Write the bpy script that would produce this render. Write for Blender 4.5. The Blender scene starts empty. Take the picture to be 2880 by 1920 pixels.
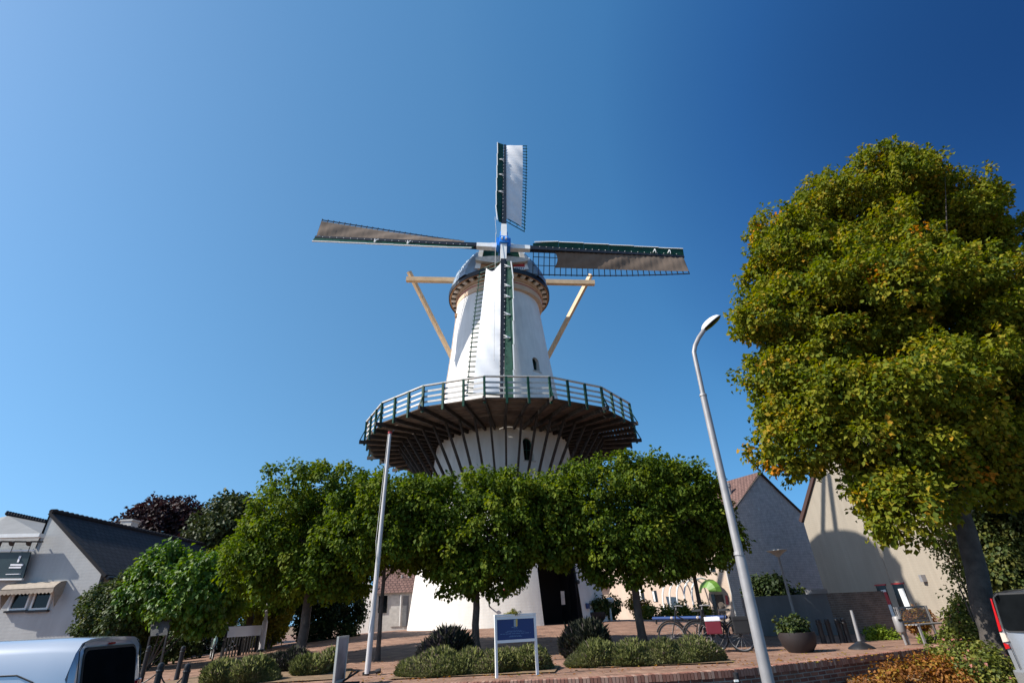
import bpy, bmesh, math, random
import numpy as np
from mathutils import Vector, Matrix
R = math.radians
C = bpy.context.scene.collection
scn = bpy.context.scene

# ------------------------------------------------------------------ camera
FPX, PITCH, ROLL = 1414.8, .49775, -.04708
fw = Vector((0, math.cos(PITCH), math.sin(PITCH)))
u0 = Vector((0, -math.sin(PITCH), math.cos(PITCH)))
r0 = Vector((1, 0, 0))
cr, sr = math.cos(ROLL), math.sin(ROLL)
rt = r0 * cr + u0 * sr
up = u0 * cr - r0 * sr
cam = bpy.data.cameras.new('camera')
cam.sensor_width = 36
cam.lens = 36 * FPX / 2880
cam.clip_start, cam.clip_end = .1, 3000
camo = bpy.data.objects.new('camera', cam)
C.objects.link(camo)
camo.matrix_world = Matrix(((rt.x, up.x, -fw.x, 0), (rt.y, up.y, -fw.y, 0), (rt.z, up.z, -fw.z, 0), (0, 0, 0, 1)))
scn.camera = camo
scn.render.resolution_x, scn.render.resolution_y = 1024, 682

# ------------------------------------------------------------------ light
SUN_EL, SUN_AZ = R(41), R(17)            # azimuth: towards camera from due left
ts = Vector((-math.cos(SUN_AZ) * math.cos(SUN_EL), -math.sin(SUN_AZ) * math.cos(SUN_EL), math.sin(SUN_EL)))
w = bpy.data.worlds.new('World'); scn.world = w; w.use_nodes = True
nt = w.node_tree
bg = nt.nodes['Background']
sky = nt.nodes.new('ShaderNodeTexSky'); sky.sky_type = 'NISHITA'; sky.sun_disc = False
sky.sun_elevation = SUN_EL; sky.sun_rotation = math.atan2(ts.x, ts.y)
sky.air_density = 1.0; sky.dust_density = .6; sky.ozone_density = 1.6
# the air near the horizon is as clear as in the photograph: look the sky up a little higher
tcw = nt.nodes.new('ShaderNodeTexCoord'); mpw = nt.nodes.new('ShaderNodeMapping'); mpw.inputs['Location'].default_value = (0, 0, .22)
nmw = nt.nodes.new('ShaderNodeVectorMath'); nmw.operation = 'NORMALIZE'
nt.links.new(tcw.outputs['Generated'], mpw.inputs[0]); nt.links.new(mpw.outputs[0], nmw.inputs[0]); nt.links.new(nmw.outputs[0], sky.inputs[0])
hsw = nt.nodes.new('ShaderNodeHueSaturation'); hsw.inputs['Saturation'].default_value = 1.22; hsw.inputs['Hue'].default_value = .488
nt.links.new(sky.outputs[0], hsw.inputs['Color'])
# polarised deep blue part of the sky, high on the side away from the sun
dpw = nt.nodes.new('ShaderNodeVectorMath'); dpw.operation = 'DOT_PRODUCT'; dpw.inputs[1].default_value = Vector((.75, .35, .56)).normalized()
nrw = nt.nodes.new('ShaderNodeVectorMath'); nrw.operation = 'NORMALIZE'; nt.links.new(tcw.outputs['Generated'], nrw.inputs[0]); nt.links.new(nrw.outputs[0], dpw.inputs[0])
rpw = nt.nodes.new('ShaderNodeValToRGB'); ew = rpw.color_ramp.elements; ew.new(.5); ew.new(.6); ew.new(.7)
for e_, (p_, c_) in zip(ew, ((.30, (1.0, 1.0, 1.0)), (.60, (.92, 1.0, 1.03)), (.78, (.68, .88, 1.0)), (.90, (.34, .55, .80)), (1.0, (.14, .26, .46)))): e_.position = p_; e_.color = (*c_, 1)
nt.links.new(dpw.outputs['Value'], rpw.inputs[0])
mlw = nt.nodes.new('ShaderNodeVectorMath'); mlw.operation = 'MULTIPLY'; nt.links.new(hsw.outputs[0], mlw.inputs[0]); nt.links.new(rpw.outputs[0], mlw.inputs[1])
nt.links.new(mlw.outputs[0], bg.inputs[0]); bg.inputs[1].default_value = .145
sl = bpy.data.lights.new('sun', 'SUN'); sl.energy = 5.0; sl.angle = R(.5); sl.color = (1, .95, .87)
so = bpy.data.objects.new('sun', sl); C.objects.link(so)
so.rotation_euler = ts.to_track_quat('Z', 'Y').to_euler()
scn.view_settings.view_transform = 'Standard'; scn.view_settings.look = 'None'
scn.view_settings.exposure = .5; scn.view_settings.gamma = 1

rnd = random.Random(7)
def at(px, py, y):
    'the world point seen at photo pixel (px,py), at distance y from the camera plane'
    d = fw * FPX + rt * (px - 1440) - up * (py - 960)
    return d * (y / d.y)
MX, MY = -.888, 29.747                  # axis of the mill
STREET = -1.75
def gz(x, y):
    r = math.hypot(x - MX, y - MY)
    t = min(1, max(0, (17 - r) / 11.6)); s = t * t * (3 - 2 * t)
    return -1.06 + .62 * s

# ------------------------------------------------------------------ materials
def mat(name, col, rough=.7, var=.12, scale=3, bump=0, metal=0, trans=0, spec=.5, coat=0, bscale=None):
    m = bpy.data.materials.new(name); m.use_nodes = True
    t = m.node_tree; b = t.nodes['Principled BSDF']
    b.inputs['Roughness'].default_value = rough; b.inputs['Metallic'].default_value = metal
    b.inputs['Specular IOR Level'].default_value = spec
    if coat: b.inputs['Coat Weight'].default_value = coat; b.inputs['Coat Roughness'].default_value = .05
    tc = t.nodes.new('ShaderNodeTexCoord')
    n = t.nodes.new('ShaderNodeTexNoise'); n.inputs['Scale'].default_value = scale; n.inputs['Detail'].default_value = 6
    t.links.new(tc.outputs['Object'], n.inputs['Vector'])
    rp = t.nodes.new('ShaderNodeValToRGB')
    a = [max(0, c * (1 - var)) for c in col]; z = [min(1, c * (1 + var)) for c in col]
    rp.color_ramp.elements[0].position = .3; rp.color_ramp.elements[1].position = .7
    rp.color_ramp.elements[0].color = (*a, 1); rp.color_ramp.elements[1].color = (*z, 1)
    t.links.new(n.outputs[0], rp.inputs[0]); t.links.new(rp.outputs[0], b.inputs['Base Color'])
    if bump:
        n2 = t.nodes.new('ShaderNodeTexNoise'); n2.inputs['Scale'].default_value = bscale or scale * 6; n2.inputs['Detail'].default_value = 4
        t.links.new(tc.outputs['Object'], n2.inputs['Vector'])
        bp = t.nodes.new('ShaderNodeBump'); bp.inputs['Strength'].default_value = bump; bp.inputs['Distance'].default_value = .02
        t.links.new(n2.outputs[0], bp.inputs['Height']); t.links.new(bp.outputs[0], b.inputs['Normal'])
    return m

def brick(name, c1, c2, mortar, bw=.22, bh=.065, ms=.012, rough=.85, bump=.6, coord='UV', var=.25, offset=.5, scl=1.0, squash=1, nsc=2.5):
    m = bpy.data.materials.new(name); m.use_nodes = True
    t = m.node_tree; b = t.nodes['Principled BSDF']; b.inputs['Roughness'].default_value = rough
    b.inputs['Specular IOR Level'].default_value = .25
    tc = t.nodes.new('ShaderNodeTexCoord')
    br = t.nodes.new('ShaderNodeTexBrick'); br.offset = offset
    br.inputs['Scale'].default_value = scl; br.inputs['Brick Width'].default_value = bw; br.inputs['Row Height'].default_value = bh
    br.inputs['Mortar Size'].default_value = ms; br.inputs['Mortar Smooth'].default_value = .3
    br.inputs['Color1'].default_value = (*c1, 1); br.inputs['Color2'].default_value = (*c2, 1); br.inputs['Mortar'].default_value = (*mortar, 1)
    n0 = t.nodes.new('ShaderNodeTexNoise'); n0.inputs['Scale'].default_value = 6
    src = tc.outputs[coord]
    ma = t.nodes.new('ShaderNodeMix'); ma.data_type = 'VECTOR'; ma.inputs[0].default_value = .012
    t.links.new(src, n0.inputs['Vector'])
    t.links.new(src, ma.inputs[4]); t.links.new(n0.outputs['Color'], ma.inputs[5])
    t.links.new(ma.outputs[1], br.inputs['Vector'])
    n = t.nodes.new('ShaderNodeTexNoise'); n.inputs['Scale'].default_value = nsc; n.inputs['Detail'].default_value = 8
    t.links.new(src, n.inputs['Vector'])
    mp = t.nodes.new('ShaderNodeMapRange'); mp.inputs[1].default_value = .3; mp.inputs[2].default_value = .7
    mp.inputs[3].default_value = 1 - var; mp.inputs[4].default_value = 1 + var
    t.links.new(n.outputs[0], mp.inputs[0])
    mx = t.nodes.new('ShaderNodeVectorMath'); mx.operation = 'SCALE'
    t.links.new(br.outputs[0], mx.inputs[0]); t.links.new(mp.outputs[0], mx.inputs['Scale'])
    t.links.new(mx.outputs[0], b.inputs['Base Color'])
    iv = t.nodes.new('ShaderNodeMath'); iv.operation = 'SUBTRACT'; iv.inputs[0].default_value = 1
    t.links.new(br.outputs['Fac'], iv.inputs[1])
    bp = t.nodes.new('ShaderNodeBump'); bp.inputs['Strength'].default_value = bump; bp.inputs['Distance'].default_value = .015
    t.links.new(iv.outputs[0], bp.inputs['Height']); t.links.new(bp.outputs[0], b.inputs['Normal'])
    return m

def toned(name, stops, rough=.6, trans=0, spec=.3, sheen=0):
    'colour from the per-face attribute tone'
    m = bpy.data.materials.new(name); m.use_nodes = True
    t = m.node_tree; b = t.nodes['Principled BSDF']; b.inputs['Roughness'].default_value = rough
    b.inputs['Specular IOR Level'].default_value = spec
    a = t.nodes.new('ShaderNodeAttribute'); a.attribute_name = 'tone'
    rp = t.nodes.new('ShaderNodeValToRGB')
    el = rp.color_ramp.elements
    while len(el) < len(stops): el.new(.5)
    for e, (p, c) in zip(el, stops): e.position = p; e.color = (*c, 1)
    t.links.new(a.outputs['Fac'], rp.inputs[0]); t.links.new(rp.outputs[0], b.inputs['Base Color'])
    if trans:
        tr = t.nodes.new('ShaderNodeBsdfTranslucent'); ms = t.nodes.new('ShaderNodeMixShader'); ms.inputs[0].default_value = trans
        hs = t.nodes.new('ShaderNodeHueSaturation'); hs.inputs['Value'].default_value = 1.5; hs.inputs['Saturation'].default_value = 1.15
        t.links.new(rp.outputs[0], hs.inputs['Color']); t.links.new(hs.outputs[0], tr.inputs[0])
        o = t.nodes['Material Output']
        t.links.new(b.outputs[0], ms.inputs[1]); t.links.new(tr.outputs[0], ms.inputs[2]); t.links.new(ms.outputs[0], o.inputs[0])
    return m

M = {}
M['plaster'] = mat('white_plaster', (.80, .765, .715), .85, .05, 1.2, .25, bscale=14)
M['houseplaster'] = mat('vignette_dimmed_house_plaster', (.42, .42, .41), .88, .07, 1.0, .3, bscale=12)  # white house plaster, lens vignette darkening put into its colour
M['white'] = mat('white_paint', (.74, .74, .72), .5, .06, 4)
M['white_dirty'] = mat('weathered_white_paint', (.5, .48, .44), .6, .15, 5)
M['railwhite'] = mat('weathered_railing_paint', (.55, .52, .48), .6, .12, 5)
M['green'] = mat('dark_green_paint', (.007, .048, .030), .5, .25, 5, spec=.2)
M['black'] = mat('black_tar_paint', (.010, .010, .014), .45, .3, 3)
M['timber'] = mat('stained_timber', (.030, .024, .021), .8, .45, 2.5, .3)
M['deckwood'] = mat('deck_board_wood', (.10, .070, .050), .8, .4, 1.7, .3)
M['pine'] = mat('varnished_pine', (.70, .50, .30), .6, .12, 2.5, .1)
M['cloth'] = mat('white_canvas', (.72, .72, .73), .85, .05, 2, .15)
M['brown_cloth'] = mat('brown_canvas', (.15, .108, .080), .9, .12, 2, .15)
M['blue'] = mat('bright_blue_paint', (.02, .19, .62), .35, .1, 5)
M['red'] = mat('red_paint', (.40, .03, .03), .5, .15, 5)
M['navy'] = mat('navy_paint', (.015, .04, .15), .5, .1, 5)
M['zinc'] = mat('blue_grey_zinc', (.30, .36, .42), .42, .18, 1.5, .1, metal=.35)
M['gold'] = mat('gold_paint', (.6, .42, .1), .4, .1, 5)
M['steel'] = mat('galvanised_steel', (.27, .26, .26), .5, .12, 6, metal=.2)
M['polewhite'] = mat('white_pole_enamel', (.50, .48, .475), .45, .06, 3)
M['iron'] = mat('dark_iron', (.025, .024, .026), .5, .3, 6, metal=.4)
M['glass'] = mat('dark_glass', (.006, .008, .010), .08, .2, 2, spec=.25)
M['privacyglass'] = mat('tinted_privacy_glass', (.006, .007, .008), .12, .3, 3, spec=.0)
M['privacyglass'].node_tree.nodes['Principled BSDF'].inputs['IOR'].default_value = 1.18
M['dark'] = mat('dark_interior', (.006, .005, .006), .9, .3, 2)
M['bark'] = mat('tree_bark', (.075, .06, .05), .9, .35, 6, .8)
M['barkgrey'] = mat('grey_maple_bark', (.055, .046, .04), .9, .4, 5, .9)
M['lavleaf'] = toned('lavender_foliage', [(0, (.07, .085, .03)), (.5, (.20, .225, .085)), (.85, (.31, .31, .15)), (1, (.26, .20, .18))], .8, .35, .1)
M['lavdark'] = toned('dark_lavender_flower', [(0, (.02, .028, .014)), (.6, (.05, .055, .035)), (1, (.10, .075, .09))], .8, .15)
M['lime'] = toned('lime_leaf', [(0, (.035, .062, .008)), (.5, (.085, .130, .012)), (1, (.19, .21, .02))], .62, .34, .12)
M['limebig'] = toned('maple_leaf', [(0, (.050, .080, .012)), (.45, (.14, .165, .014)), (.8, (.24, .215, .020)), (.96, (.32, .21, .02)), (1, (.55, .22, .02))], .62, .34, .12)
M['vine'] = toned('wisteria_leaf', [(0, (.035, .075, .010)), (.5, (.075, .15, .014)), (1, (.16, .22, .022))], .5, .3)
M['hedge'] = toned('hedge_leaf', [(0, (.018, .032, .010)), (.6, (.045, .07, .014)), (1, (.13, .13, .025))], .6, .2)
M['beech'] = toned('copper_beech_leaf', [(0, (.018, .010, .012)), (.6, (.035, .016, .018)), (1, (.07, .025, .022))], .6, .15)
M['faroak'] = toned('far_tree_leaf', [(0, (.022, .035, .012)), (.6, (.05, .065, .018)), (1, (.09, .10, .025))], .6, .15)
M['yellowleaf'] = toned('yellow_green_leaf', [(0, (.09, .11, .012)), (.6, (.22, .20, .02)), (1, (.33, .25, .03))], .5, .3)
M['limegreen'] = toned('lime_green_leaf', [(0, (.10, .15, .012)), (.6, (.20, .28, .02)), (1, (.3, .36, .04))], .5, .3)
M['orange'] = toned('orange_autumn_leaf', [(0, (.13, .05, .015)), (.5, (.30, .12, .025)), (1, (.30, .26, .03))], .6, .3)
M['roseleaf'] = toned('rose_leaf', [(0, (.05, .07, .02)), (.6, (.16, .18, .03)), (.88, (.24, .22, .05)), (1, (.5, .16, .18))], .5, .3)
M['paver'] = brick('red_brick_paving', (.235, .122, .085), (.33, .19, .13), (.18, .125, .09), .21, .075, .010, coord='Object', bump=.4, var=.3)
M['wallbrick'] = brick('old_red_brickwork', (.11, .040, .030), (.20, .085, .055), (.22, .18, .15), .22, .068, .011, bump=.9, var=.4)
M['copingbrick'] = toned('coping_brick', [(0, (.19, .08, .055)), (.6, (.29, .14, .10)), (1, (.38, .24, .18))], .85)
M['greybrick'] = brick('grey_painted_brick', (.46, .42, .39), (.54, .49, .46), (.36, .33, .31), .22, .12, .016, bump=1.0, var=.14)
M['beigewall'] = mat('beige_render', (.33, .285, .225), .9, .06, .6, .25, bscale=20)
M['pinkwall'] = mat('cream_pink_render', (.50, .39, .31), .9, .06, 1, .2)
M['brownbrick'] = brick('brown_brickwork', (.15, .12, .10), (.20, .165, .135), (.22, .2, .18), .22, .068, .012, bump=.6, var=.25)
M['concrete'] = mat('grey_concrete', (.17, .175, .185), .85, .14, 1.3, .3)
M['rooftile'] = brick('brown_roof_tiles', (.15, .085, .07), (.19, .11, .09), (.07, .04, .035), .3, .28, .035, bump=1.0, var=.2)
M['darkroof'] = brick('dark_slate_tiles', (.024, .024, .030), (.032, .031, .038), (.014, .014, .018), .3, .28, .03, bump=.8, var=.2)
M['greyroof'] = mat('grey_roof_sheet', (.17, .17, .17), .7, .12, 1.5, .2)
M['asphalt'] = mat('asphalt', (.05, .05, .052), .9, .25, 3, .5, bscale=60)
M['soil'] = mat('soil_ground', (.19, .12, .065), .95, .3, 3, .5)
M['vanwhite'] = mat('silver_white_car_paint', (.50, .53, .58), .28, .03, 1, metal=.35, coat=1)
M['vansilver'] = mat('silver_car_paint', (.36, .36, .37), .3, .04, 1, metal=.6, coat=1)
M['darkcar'] = mat('black_car_paint', (.012, .013, .016), .2, .1, 1, coat=1)
M['plastic'] = mat('black_plastic', (.02, .02, .022), .6, .15, 5)
M['rubber'] = mat('tyre_rubber', (.015, .015, .015), .85, .2, 8)
M['redlight'] = mat('red_lamp_glass', (.42, .008, .012), .15, .1, 3, coat=1)
M['clearlight'] = mat('clear_lamp_glass', (.6, .5, .42), .15, .1, 3, coat=1)
M['panelblue'] = mat('blue_sign_panel', (.006, .03, .135), .35, .06, 3)
M['signtext'] = mat('pale_sign_lettering', (.10, .19, .34), .5, .1, 5)
M['boardgreen'] = mat('dark_teal_sign_panel', (.010, .028, .032), .4, .2, 3)
M['bikemint'] = mat('mint_bike_enamel', (.35, .52, .48), .35, .08, 4)
M['panred'] = mat('red_pannier_fabric', (.13, .006, .018), .8, .1, 4)
M['panblack'] = mat('black_pannier_fabric', (.012, .012, .014), .8, .2, 4)
M['banner'] = mat('grey_white_banner', (.80, .79, .82), .7, .04, 2)
M['greenplastic'] = mat('green_awning_fabric', (.10, .22, .02), .5, .08, 3)
M['terracotta'] = mat('dark_planter_clay', (.018, .012, .012), .7, .2, 4)
M['rail_blue'] = mat('blue_rail_paint', (.012, .045, .17), .5, .1, 4)
M['posterpic'] = mat('grey_poster_print', (.34, .32, .34), .6, .85, 1.3)
M['awn'] = mat('striped_awning_fabric', (.33, .27, .21), .8, .15, 9)
M['copper'] = mat('oiled_wood_ring', (.42, .24, .13), .6, .18, 2)

M['tan'] = mat('tan_painted_boards', (.62, .44, .30), .7, .08, 3)

def weather(m, amt=.10, courses=.25):
    t = m.node_tree; b = t.nodes['Principled BSDF']; src = b.inputs['Base Color'].links[0].from_socket
    tc = t.nodes.new('ShaderNodeTexCoord'); mp = t.nodes.new('ShaderNodeMapping'); mp.inputs['Scale'].default_value = (3.2, 3.2, .22)
    n = t.nodes.new('ShaderNodeTexNoise'); n.inputs['Scale'].default_value = 1.0; n.inputs['Detail'].default_value = 9; n.inputs['Roughness'].default_value = .65
    t.links.new(tc.outputs['Object'], mp.inputs[0]); t.links.new(mp.outputs[0], n.inputs['Vector'])
    r = t.nodes.new('ShaderNodeMapRange'); r.inputs[1].default_value = .35; r.inputs[2].default_value = .72; r.inputs[3].default_value = 1.0; r.inputs[4].default_value = 1 - amt
    t.links.new(n.outputs[0], r.inputs[0])
    v = t.nodes.new('ShaderNodeVectorMath'); v.operation = 'SCALE'; t.links.new(src, v.inputs[0]); t.links.new(r.outputs[0], v.inputs['Scale']); t.links.new(v.outputs[0], b.inputs['Base Color'])
    wv = t.nodes.new('ShaderNodeTexWave'); wv.bands_direction = 'Z'; wv.inputs['Scale'].default_value = 2.6; wv.inputs['Distortion'].default_value = 1.2; wv.inputs['Detail Scale'].default_value = 3
    t.links.new(tc.outputs['Object'], wv.inputs['Vector'])
    bp = t.nodes.new('ShaderNodeBump'); bp.inputs['Strength'].default_value = courses; bp.inputs['Distance'].default_value = .01
    old = b.inputs['Normal'].links[0].from_socket if b.inputs['Normal'].links else None
    if old: t.links.new(old, bp.inputs['Normal'])
    t.links.new(wv.outputs[0], bp.inputs['Height']); t.links.new(bp.outputs[0], b.inputs['Normal'])
weather(M['plaster'], .15, .10); weather(M['houseplaster'], .12, .1); weather(M['beigewall'], .14, .15); weather(M['pinkwall'], .10, .1); weather(M['concrete'], .2, .1)

# ------------------------------------------------------------------ mesh helpers
class MB:
    def __init__(s): s.v = []; s.f = []; s.uv = []; s.tone = []; s.mi = []
    def face(s, pts, uv=None, tone=.5, mi=0):
        b = len(s.v); s.v += [tuple(p) for p in pts]; s.f.append(list(range(b, b + len(pts))))
        s.uv.append(uv or [(0, 0)] * len(pts)); s.tone.append(tone); s.mi.append(mi)
    def solid(s, vs, fs, tone=.5, mi=0):
        b = len(s.v); s.v += [tuple(p) for p in vs]
        for f in fs:
            s.f.append([b + i for i in f]); s.uv.append([(0, 0)] * len(f)); s.tone.append(tone); s.mi.append(mi)
    def box(s, c, dx, dy, dz, ax=None, tone=.5, mi=0):
        'centre c, full sizes, optional axes'
        ax = ax or (Vector((1, 0, 0)), Vector((0, 1, 0)), Vector((0, 0, 1)))
        c = Vector(c); X, Y, Z = ax[0] * dx / 2, ax[1] * dy / 2, ax[2] * dz / 2
        vs = [c + X * i + Y * j + Z * k for k in (-1, 1) for j in (-1, 1) for i in (-1, 1)]
        s.solid(vs, [(0, 2, 3, 1), (4, 5, 7, 6), (0, 1, 5, 4), (2, 6, 7, 3), (0, 4, 6, 2), (1, 3, 7, 5)], tone, mi)
    def bar(s, a, b, wd, th=None, side=None, tone=.5, wd2=None, th2=None, mi=0):
        a, b = Vector(a), Vector(b); d = (b - a).normalized(); th = th or wd
        wd2 = wd2 or wd; th2 = th2 or th
        sd = Vector(side) if side is not None else (Vector((0, 0, 1)) if abs(d.z) < .9 else Vector((1, 0, 0)))
        sd = (sd - d * sd.dot(d)).normalized(); o = d.cross(sd)
        vs = [p + sd * i * ww / 2 + o * j * tt / 2 for p, ww, tt in ((a, wd, th), (b, wd2, th2)) for i, j in ((-1, -1), (1, -1), (1, 1), (-1, 1))]
        s.solid(vs, [(3, 2, 1, 0), (4, 5, 6, 7), (0, 1, 5, 4), (1, 2, 6, 5), (2, 3, 7, 6), (3, 0, 4, 7)], tone, mi)
    def tube(s, pts, rad, n=10, tone=.5, cap=True, mi=0):
        pts = [Vector(p) for p in pts]
        if not hasattr(rad, '__len__'): rad = [rad] * len(pts)
        b = len(s.v); up_ = None
        for i, p in enumerate(pts):
            d = (pts[min(i + 1, len(pts) - 1)] - pts[max(i - 1, 0)]).normalized()
            if up_ is None: up_ = Vector((1, 0, 0)) if abs(d.x) < .8 else Vector((0, 1, 0))
            up_ = (up_ - d * up_.dot(d)).normalized(); o = d.cross(up_)
            for k in range(n):
                a = 2 * math.pi * k / n
                s.v.append(tuple(p + (up_ * math.cos(a) + o * math.sin(a)) * rad[i]))
        for i in range(len(pts) - 1):
            for k in range(n):
                s.f.append([b + i * n + k, b + i * n + (k + 1) % n, b + (i + 1) * n + (k + 1) % n, b + (i + 1) * n + k])
                s.uv.append([(0, 0)] * 4); s.tone.append(tone); s.mi.append(mi)
        if cap:
            for i in (0, len(pts) - 1):
                f = [b + i * n + k for k in range(n)]
                if i == 0: f.reverse()
                s.f.append(f); s.uv.append([(0, 0)] * n); s.tone.append(tone); s.mi.append(mi)
    def lathe(s, c, prof, n=24, tone=.5, mi=0, axis=None, ring=False):
        'prof: (radius, height) list'
        c = Vector(c); b = len(s.v)
        if ring: prof = list(prof) + [prof[0]]
        if axis is None: X, Y, Z = Vector((1, 0, 0)), Vector((0, 1, 0)), Vector((0, 0, 1))
        else:
            Z = Vector(axis).normalized(); X = Z.orthogonal().normalized(); Y = Z.cross(X)
        for r, h in prof:
            for k in range(n):
                a = 2 * math.pi * k / n; s.v.append(tuple(c + X * r * math.cos(a) + Y * r * math.sin(a) + Z * h))
        for i in range(len(prof) - 1):
            for k in range(n):
                s.f.append([b + i * n + k, b + i * n + (k + 1) % n, b + (i + 1) * n + (k + 1) % n, b + (i + 1) * n + k])
                s.uv.append([(0, 0)] * 4); s.tone.append(tone); s.mi.append(mi)
        for i in (0, len(prof) - 1):
            if prof[i][0] > 1e-4 and not ring:
                f = [b + i * n + k for k in range(n)]
                if i == 0: f.reverse()
                s.f.append(f); s.uv.append([(0, 0)] * n); s.tone.append(tone); s.mi.append(mi)
    def prism(s, poly, vec, tone=.5, mi=0):
        n = len(poly); vec = Vector(vec); P = [Vector(p) for p in poly]
        s.solid(P + [p + vec for p in P], [tuple(reversed(range(n))), tuple(range(n, 2 * n))] + [(i, (i + 1) % n, n + (i + 1) % n, n + i) for i in range(n)], tone, mi)
    def uvplane(s, p0, u, v, w, h, poly=None, off=(0, 0), tone=.5):
        'a flat polygon with metric uv; poly in (u,v) metres'
        p0, u, v = Vector(p0), Vector(u).normalized(), Vector(v).normalized()
        poly = poly or [(0, 0), (w, 0), (w, h), (0, h)]
        s.face([p0 + u * a + v * b for a, b in poly], [(a + off[0], b + off[1]) for a, b in poly], tone)
    def build(s, name, m, parent=None, smooth=False, bevel=0, clean=False):
        me = bpy.data.meshes.new(name); me.from_pydata(s.v, [], s.f)
        ms = m if isinstance(m, (list, tuple)) else [m]
        for x in ms: me.materials.append(x)
        uvl = me.uv_layers.new(name='UVMap'); flat = [c for f in s.uv for p in f for c in p]
        uvl.data.foreach_set('uv', flat)
        at_ = me.attributes.new('tone', 'FLOAT', 'FACE'); at_.data.foreach_set('value', s.tone)
        me.polygons.foreach_set('material_index', s.mi)
        if smooth: me.polygons.foreach_set('use_smooth', [True] * len(me.polygons))
        me.update()
        o = bpy.data.objects.new(name, me); C.objects.link(o)
        if bevel:
            bm = bmesh.new(); bm.from_mesh(me)
            bmesh.ops.remove_doubles(bm, verts=bm.verts, dist=1e-4)
            bmesh.ops.bevel(bm, geom=[e for e in bm.edges if e.calc_face_angle(0) > .6], offset=bevel, segments=2, affect='EDGES', profile=.7)
            bm.to_mesh(me); bm.free()
        if smooth:
            try: me.set_sharp_from_angle(angle=R(38))
            except Exception: pass
        if parent is not None:
            o.parent = parent; o.matrix_parent_inverse = parent.matrix_basis.inverted()
        return o

def tag(o, label=None, cat=None, group=None, kind=None):
    if label: o['label'] = label
    if cat: o['category'] = cat
    if group: o['group'] = group
    if kind: o['kind'] = kind
    return o
def thing(name, loc, label, cat, group=None, rz=0):
    o = bpy.data.objects.new(name, None); C.objects.link(o); o.location = loc; o.rotation_euler = (0, 0, rz)
    return tag(o, label, cat, group)
def copy_tree(o, parent=None):
    c = o.copy(); C.objects.link(c)
    if parent is not None: c.parent = parent
    for ch in list(o.children): copy_tree(ch, c)
    return c

# ------------------------------------------------------------------ foliage
def leaf_mesh(name, P, N, T, size, tone, m, parent=None, wide=.75):
    'P base points, N normals, T tip directions (n,3), size (n,), tone (n,)'
    n = len(P)
    T = T / np.linalg.norm(T, axis=1, keepdims=True)
    S = np.cross(N, T); S /= np.linalg.norm(S, axis=1, keepdims=True) + 1e-9
    N2 = np.cross(T, S)
    sz = size[:, None]
    a = P; c = P + T * sz - N2 * sz * .12
    b = P + T * sz * .48 + S * sz * wide * .5 + N2 * sz * .16
    d = P + T * sz * .48 - S * sz * wide * .5 + N2 * sz * .16
    V = np.stack([a, b, c, d], 1).reshape(-1, 3)
    i = np.arange(n) * 4
    F = np.stack([i, i + 1, i + 2, i, i + 2, i + 3], 1).reshape(-1)
    me = bpy.data.meshes.new(name)
    me.vertices.add(4 * n); me.vertices.foreach_set('co', V.reshape(-1))
    me.loops.add(6 * n); me.loops.foreach_set('vertex_index', F)
    me.polygons.add(2 * n); me.polygons.foreach_set('loop_start', np.arange(2 * n) * 3)
    me.polygons.foreach_set('loop_total', np.full(2 * n, 3))
    at_ = me.attributes.new('tone', 'FLOAT', 'FACE'); at_.data.foreach_set('value', np.repeat(tone, 2))
    me.materials.append(m); me.update(calc_edges=True); me.validate()
    o = bpy.data.objects.new(name, me); C.objects.link(o)
    if parent is not None:
        o.parent = parent; o.matrix_parent_inverse = parent.matrix_basis.inverted()
    return o

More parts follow.
